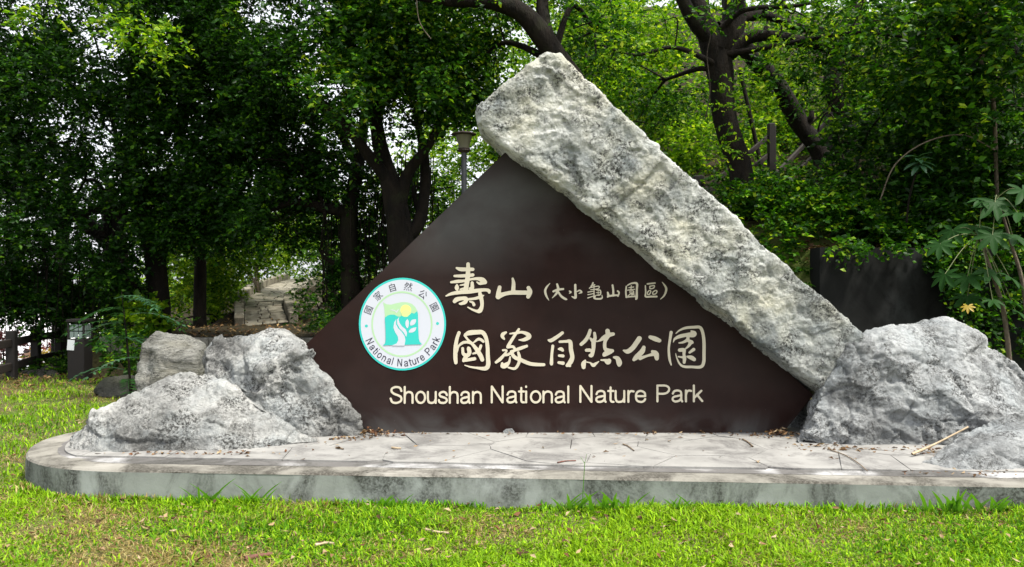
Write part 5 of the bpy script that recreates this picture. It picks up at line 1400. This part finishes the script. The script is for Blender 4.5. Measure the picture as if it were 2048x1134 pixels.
# ------------------------------------------------------------------ lawn: blades, dead leaves, weeds
rng = np.random.default_rng(41)
def blades(X, Y, h, w, lean, col, z0=None):
    n = len(X); Z = gz(X, Y) - 0.01 if z0 is None else z0
    a = rng.uniform(0, 2 * np.pi, n)
    d = np.stack([np.cos(a), np.sin(a)], 1) * lean[:, None]
    s = np.stack([-np.sin(a), np.cos(a)], 1) * w[:, None] * 0.5
    def v(t, k): return np.stack([X + d[:, 0] * t * t * h + s[:, 0] * k, Y + d[:, 1] * t * t * h + s[:, 1] * k, Z + h * t * (1 - 0.35 * lean * t)], 1)
    V = np.stack([v(0, -.7), v(0, .7), v(.55, 1), v(.55, -1), v(1, 0)], 1).reshape(-1, 3)
    k = np.arange(n)[:, None] * 5
    Fq = np.concatenate([k + [[0, 1, 2]], k + [[0, 2, 3]], k + [[3, 2, 4]]])
    C = np.repeat(col, 5, 0)
    return V, Fq, C
def lawn_pts(n, y0, y1, pw=1.0):
    Y = y0 + (y1 - y0) * rng.uniform(0, 1, n) ** pw
    X = (rng.uniform(-0.72, 0.72, n)) * Y
    m = ~in_poly(op, X, Y) & (gz(X, Y) < 0.12) & (gz(X, Y) > -0.15)
    m &= ~((X < -1.0) & (X > -4.6) & (Y > 8.0) & (Y < 9.3) & (np.abs((X / Y * F + 1024) - 350) < 70))
    return X[m], Y[m]
def grass_cols(X, Y, n):
    q = np.stack([X, Y, 0 * X], 1)
    dry = fbm(q * 1.5, 3, 12) * 0.9 + 0.35 * fbm(q * 5, 2, 13) + 0.50 * ss(-0.3, -2.4, X) * ss(6.5, 4.4, Y) - 0.16 * ss(0, 2, X) + 0.55 * ss(8.6, 11.6, Y)
    straw = rng.uniform(0, 1, n) < np.clip(0.17 + 0.95 * dry, 0.03, 0.9)
    gcol = np.array([[0.105, 0.255, 0.007], [0.165, 0.335, 0.009], [0.275, 0.445, 0.012], [0.055, 0.175, 0.006]])
    scol = np.array([[0.38, 0.31, 0.11], [0.30, 0.22, 0.08], [0.44, 0.38, 0.17], [0.20, 0.13, 0.05]])
    pk = rng.integers(0, 4, n)
    yel = np.clip(0.5 + fbm(q * 0.9, 2, 33), 0, 1)[:, None]
    c = gcol[pk] * (1 - 0.45 * yel) + gcol[2] * 0.45 * yel
    c = np.where(straw[:, None], scol[pk], c) * rng.uniform(0.55, 1.25, n)[:, None]
    return np.column_stack([c, np.ones(n)]), straw
parts, colr = [], []
for n, y0, y1, hh, ww in ((62000, 3.55, 4.6, .036, .0085), (52000, 4.6, 5.6, .040, .0085), (34000, 5.6, 8, .045, .0095), (32000, 8, 11.2, .05, .012), (9000, 11.2, 12.6, .06, .014)):
    X, Y = lawn_pts(n, y0, y1)
    m = len(X); c, st = grass_cols(X, Y, m)
    h = hh * rng.uniform(0.45, 1.6, m) * np.clip(1 + 0.9 * fbm(np.stack([X, Y, 0 * X], 1) * 2.3, 3, 61), .35, 1.9); w = ww * rng.uniform(.6, 1.3, m) * np.where(st, .45, 1)
    lean = np.where(st, rng.uniform(.9, 2.2, m), rng.uniform(.2, 1.3, m))
    V, Fq, C = blades(X, Y, h, w, lean, c)
    parts.append((V, Fq)); colr.append(C)
# taller fringe along the kerb
k = rng.integers(0, 45, 2600); t = rng.uniform(0, 1, 2600)
ofr = offset_poly(op, -sgn * 1.0)
fr_n = len(op)
idx = np.argsort(op[:, 1])[: int(fr_n * 0.42)]
i0 = idx[rng.integers(0, len(idx), 5200)]
t = rng.uniform(0, 1, 5200)[:, None]
base = op[i0] * (1 - t) + op[(i0 + 1) % fr_n] * t
dv = (ofr[i0] - op[i0]); base = base + dv * rng.exponential(0.03, 5200)[:, None] + dv * 0.012
dens = fbm(np.column_stack([base, 0 * base[:, 0]]) * 2.2, 3, 51) > -0.15
base = base[dens]; m = len(base)
c, st = grass_cols(base[:, 0], base[:, 1], m); c[:, :3] = np.where(st[:, None], c[:, :3], c[:, :3] * [0.75, 0.95, 0.9])
V, Fq, C = blades(base[:, 0], base[:, 1], rng.uniform(.03, .085, m), rng.uniform(.006, .013, m), rng.uniform(.2, .9, m), c)
parts.append((V, Fq)); colr.append(C)
V, Fq = merge(parts); C = np.concatenate(colr)
me = np_mesh(V, Fq, 'grass')
ca = me.color_attributes.new('Col', 'FLOAT_COLOR', 'POINT'); ca.data.foreach_set('color', C.astype(np.float32).ravel())
tag(link('lawn_grass', me, None, M['grass']), 'short bright green lawn grass mixed with dry straw', 'grass', kind='stuff')

def dead_leaves(X, Y, Z, L, name, label, cols):
    n = len(X)
    a = rng.uniform(0, 2 * np.pi, n); tl = rng.normal(0, .3, n)
    d = np.stack([np.cos(a), np.sin(a), tl], 1); nr = np.array([0, 0, 1.0]) + rng.normal(0, .35, (n, 3))
    V, Fq = leaf_arrays(np.stack([X, Y, Z], 1), d, nr, L, L * rng.uniform(.3, .6, n), .35 * rng.choice([-1, 1], n)[:, None], .1)
    c = np.array(cols)[rng.integers(0, len(cols), n)] * rng.uniform(.7, 1.2, n)[:, None]
    C = np.repeat(np.column_stack([c, np.ones(n)]), 4, 0)
    me = np_mesh(V, Fq, name)
    ca = me.color_attributes.new('Col', 'FLOAT_COLOR', 'POINT'); ca.data.foreach_set('color', C.astype(np.float32).ravel())
    return tag(link(name, me, None, M['litter']), label, 'leaves', kind='stuff')
brown = [(.17, .10, .05), (.12, .055, .028), (.26, .18, .10), (.07, .04, .022), (.32, .24, .15), (.10, .06, .03)]
X, Y = lawn_pts(2600, 3.6, 10.5, 1.3)
dead_leaves(X, Y, gz(X, Y) + rng.uniform(.012, .04, len(X)), rng.uniform(.018, .055, len(X)), 'fallen_leaves', 'brown fallen leaves scattered over the lawn', brown)
# litter gathered at the foot of the sign and on the plinth
def pile(px, py, n, sx, sy, h):
    c = at(px, py, CAM_H and (CAM_H - PZ) * F / (py - 567))
    x = c.x + rng.normal(0, sx, n); y = c.y + rng.normal(0, sy, n)
    r_ = np.exp(-((x - c.x) / (1.6 * sx)) ** 2 - ((y - c.y) / (1.6 * sy)) ** 2)
    return x, y, PZ + 0.004 + h * r_ * rng.uniform(0, 1, n)
ps = [pile(745, 870, 110, .11, .045, .06), pile(1560, 872, 120, .10, .05, .07), pile(1850, 905, 70, .09, .07, .05), pile(600, 884, 50, .10, .04, .02), pile(1700, 899, 60, .20, .025, .012), pile(1640, 893, 30, .10, .02, .012), pile(300, 908, 40, .22, .02, .01), pile(480, 907, 40, .2, .02, .01), pile(690, 878, 40, .08, .02, .015), pile(1950, 946, 40, .25, .03, .012)]
X = np.concatenate([p_[0] for p_ in ps] + [rng.uniform(-2.5, 3.0, 70), rng.uniform(-1.1, 2.2, 120)]); Y = np.concatenate([p_[1] for p_ in ps] + [rng.uniform(5.4, 6.3, 70), SY - rng.exponential(.03, 120) - .02]); Z = np.concatenate([p_[2] for p_ in ps] + [np.full(190, PZ + .006)])
dead_leaves(X, Y, Z, rng.uniform(.012, .055, len(X)), 'leaf_litter', 'dry brown leaves and bits gathered at the foot of the sign', brown)
Xh = rng.uniform(3.5, 8, 1500); Yh = wall_line(Xh) + .3 + rng.exponential(.25, 1500)
dead_leaves(Xh, Yh, gz(Xh, Yh) + .02, rng.uniform(.05, .1, 1500), 'slope_litter', 'dead leaves lying along the top of the retaining wall', [(.16, .09, .05), (.10, .06, .035), (.22, .14, .07)])
Xh = rng.uniform(-8, -1.5, 1600); Yh = rng.uniform(10.2, 20, 1600)
dead_leaves(Xh, Yh, gz(Xh, Yh) + .03, rng.uniform(.05, .11, 1600), 'woodland_litter', 'dead leaves on the shady ground under the fig trees', [(.18, .11, .05), (.12, .07, .04), (.3, .2, .09)])

def tuft(label, px, py, n, hmin, hmax, spread, w, yoff=0.0):
    Yk = 5.1
    for _ in range(4): Yk = 5.212 - 0.0715 * ((px - 1024) / F * Yk + 2.04) - 0.045
    c = at(px, py, Yk); gk = gz1(c.x, c.y)
    root = empty('grass_tuft', (c.x, c.y, gk), label, 'weed', 'weeds along the kerb')
    for k in range(n):
        a = rng.uniform(0, 2 * math.pi); L = rng.uniform(hmin, hmax) * 1.35
        d = Vector((math.cos(a) * .55, -abs(math.sin(a)) * .4 , 1)).normalized()
        p0 = Vector((c.x + rng.normal(0, spread), c.y - abs(rng.normal(0, .015)), gk - .01))
        bm = bmesh.new(); s_ = Vector((-math.sin(a) * .3 + .8, 0.25 * math.cos(a), 0)).normalized(); row = []
        for i in range(6):
            t = i / 5; ww_ = w * rng.uniform(.9, 1.1) * math.sin(math.pi * (.12 + .86 * t)) ** .7
            q = p0 + d * L * t + Vector((math.cos(a), -abs(math.sin(a)) * .6, -.5)) * (L * .26 * t * t)
            row.append((bm.verts.new(q - s_ * ww_ / 2), bm.verts.new(q + s_ * ww_ / 2)))
        for a1, b1 in zip(row[:-1], row[1:]): bm.faces.new((a1[0], a1[1], b1[1], b1[0]))
        link('blade', bm_mesh(bm), root, M['blade'], True)
    return root
M['blade'] = m_leaf('weed_blade', [(0, (.055, .19, .016)), (1, (.12, .30, .022))], .35, .5)
tuft('small clump of long grass blades against the kerb, leftmost weed', 412, 1006, 9, .07, .19, .035, .015)
tuft('second grass weed from the left against the kerb', 505, 1004, 10, .07, .17, .04, .016)
tuft('short wide grass tuft at the kerb straight below the round emblem', 800, 1006, 12, .06, .13, .10, .014)
tuft('broad-leaved weed at the kerb below the tallest stalk', 1215, 1008, 15, .07, .15, .06, .02)
tuft('small weed with low leaves left of the tall grass stalk', 1140, 1006, 8, .07, .15, .05, .02)
tuft('large clump of broad grass leaning on the kerb at right', 1900, 1022, 16, .08, .17, .07, .022)
tuft('spreading grass clump at the kerb near the right edge', 1968, 1026, 14, .08, .15, .08, .020)
tuft('low grass tuft before the kerb right of the broad-leaved weed', 1350, 1008, 10, .06, .12, .08, .014)
sk = at(1164, 1008, 4.97)
st_ = tube_obj('grass_stalk', [[(sk.x, sk.y, -.01, .0035), (sk.x + .006, sk.y - .01, .16, .003), (sk.x + .016, sk.y - .015, .34, .002)], [(sk.x + .016, sk.y - .015, .33, .0015), (sk.x - .01, sk.y - .01, .37, .001)], [(sk.x + .016, sk.y - .015, .33, .0015), (sk.x + .03, sk.y - .01, .39, .001)]], M['blade'], None, 5)
tag(st_, 'single tall thin grass stalk in front of the kerb', 'weed')

# ------------------------------------------------------------------ loose sticks, bark, single leaves
def stick(name, label, pts, r, mat, cat='stick'):
    o = tube_obj(name, [[(*p_, r * (1 - .35 * i / len(pts))) for i, p_ in enumerate(pts)]], M[mat], None, 7, .18, len(pts) * 5, 5)
    return tag(o, label, cat)
def gp_(px, py, z=0.03): 
    Yq = (CAM_H - z) * F / (py - 567); return tuple(at(px, py, Yq))
stick('dry_stick', 'long pale dry stick propped on the rocks at right', [gp_(1824, 908, PZ + .02), tuple(at(1870, 888, 5.72)), tuple(at(1936, 854, 5.78))], .009, 'stick')
stick('twig', 'knobbly pale twig lying on the lawn below the middle of the kerb', [gp_(846, 1057), gp_(868, 1063), gp_(898, 1066)], .009, 'stick')
stick('bark_piece', 'reddish piece of bark in the grass at the bottom edge', [gp_(490, 1117), gp_(515, 1112), gp_(545, 1108)], .014, 'bark_strip')
stick('twig', 'short brown twig in the grass left of the reddish bark', [gp_(630, 1090), gp_(650, 1086), gp_(668, 1087)], .009, 'stick')
stick('twig', 'long thin twig in the grass toward the right', [gp_(1350, 1090), gp_(1380, 1082), gp_(1432, 1068)], .006, 'twig')
stick('twig', 'bent dark twig on the paving beside the right leaf pile', [gp_(1485, 878, PZ + .008), gp_(1496, 884, PZ + .006), gp_(1506, 893, PZ + .006)], .006, 'twig')
stick('twig', 'dark twig on the paving near the sign, right of centre', [gp_(1246, 888, PZ + .008), gp_(1256, 892, PZ + .008), gp_(1268, 901, PZ + .008)], .005, 'twig')
stick('twig', 'short thick twig lying on the paving at left', [gp_(672, 895, PZ + .008), gp_(680, 896, PZ + .01), gp_(687, 898, PZ + .008)], .007, 'twig')
stick('twig', 'pale twig on the paving below the round emblem', [gp_(784, 895, PZ + .008), gp_(792, 896, PZ + .01), gp_(802, 896.5, PZ + .008)], .008, 'stick')
stick('twig', 'thin red-brown twig on the paving below the middle of the sign', [gp_(1115, 925, PZ + .008), gp_(1130, 922, PZ + .008), gp_(1152, 921, PZ + .008)], .005, 'bark_strip')
stick('root_strand', 'long thin dark root strand crossing the paving and kerb at right', [gp_(1655, 898, PZ + .008), gp_(1690, 910, PZ + .008), gp_(1715, 925, PZ + .008), gp_(1735, 942, PZ + .008)], .004, 'twig')
lf_ = oblong(None, gp_(1905, 1083, .05), (1, -.35, -.05), (0, 0, 1), .085, .024, M['leaf_yellow']); lf_.name = 'fallen_leaf'
tag(lf_, 'single yellow leaf lying on the grass at lower right', 'leaf')
lf_ = oblong(None, gp_(1560, 1038, .045), (1, -.6, -.05), (0, 0, 1), .06, .026, M['bark_strip']); lf_.name = 'fallen_leaf'
tag(lf_, 'single red-brown leaf on the grass below the right part of the kerb', 'leaf')
bm = bmesh.new()
bl = [bm.verts.new(sp(x, y, .03)) for x, y in ((1006, 862), (1012, 857), (1024, 856), (1029, 862), (1028, 865.5), (1008, 865.5))]
bk2 = [bm.verts.new(v1.co + Vector((0, .014, 0))) for v1 in bl]
bm.faces.new(bl); bm.faces.new(bk2[::-1])
for i in range(6): bm.faces.new((bl[i], bl[i - 1], bk2[i - 1], bk2[i]))
bmesh.ops.recalc_face_normals(bm, faces=bm.faces)
tag(link('stone_chip', bm_mesh(bm), None, M['rock_right']), 'small grey stone chip leaning against the bottom edge of the sign', 'stone')
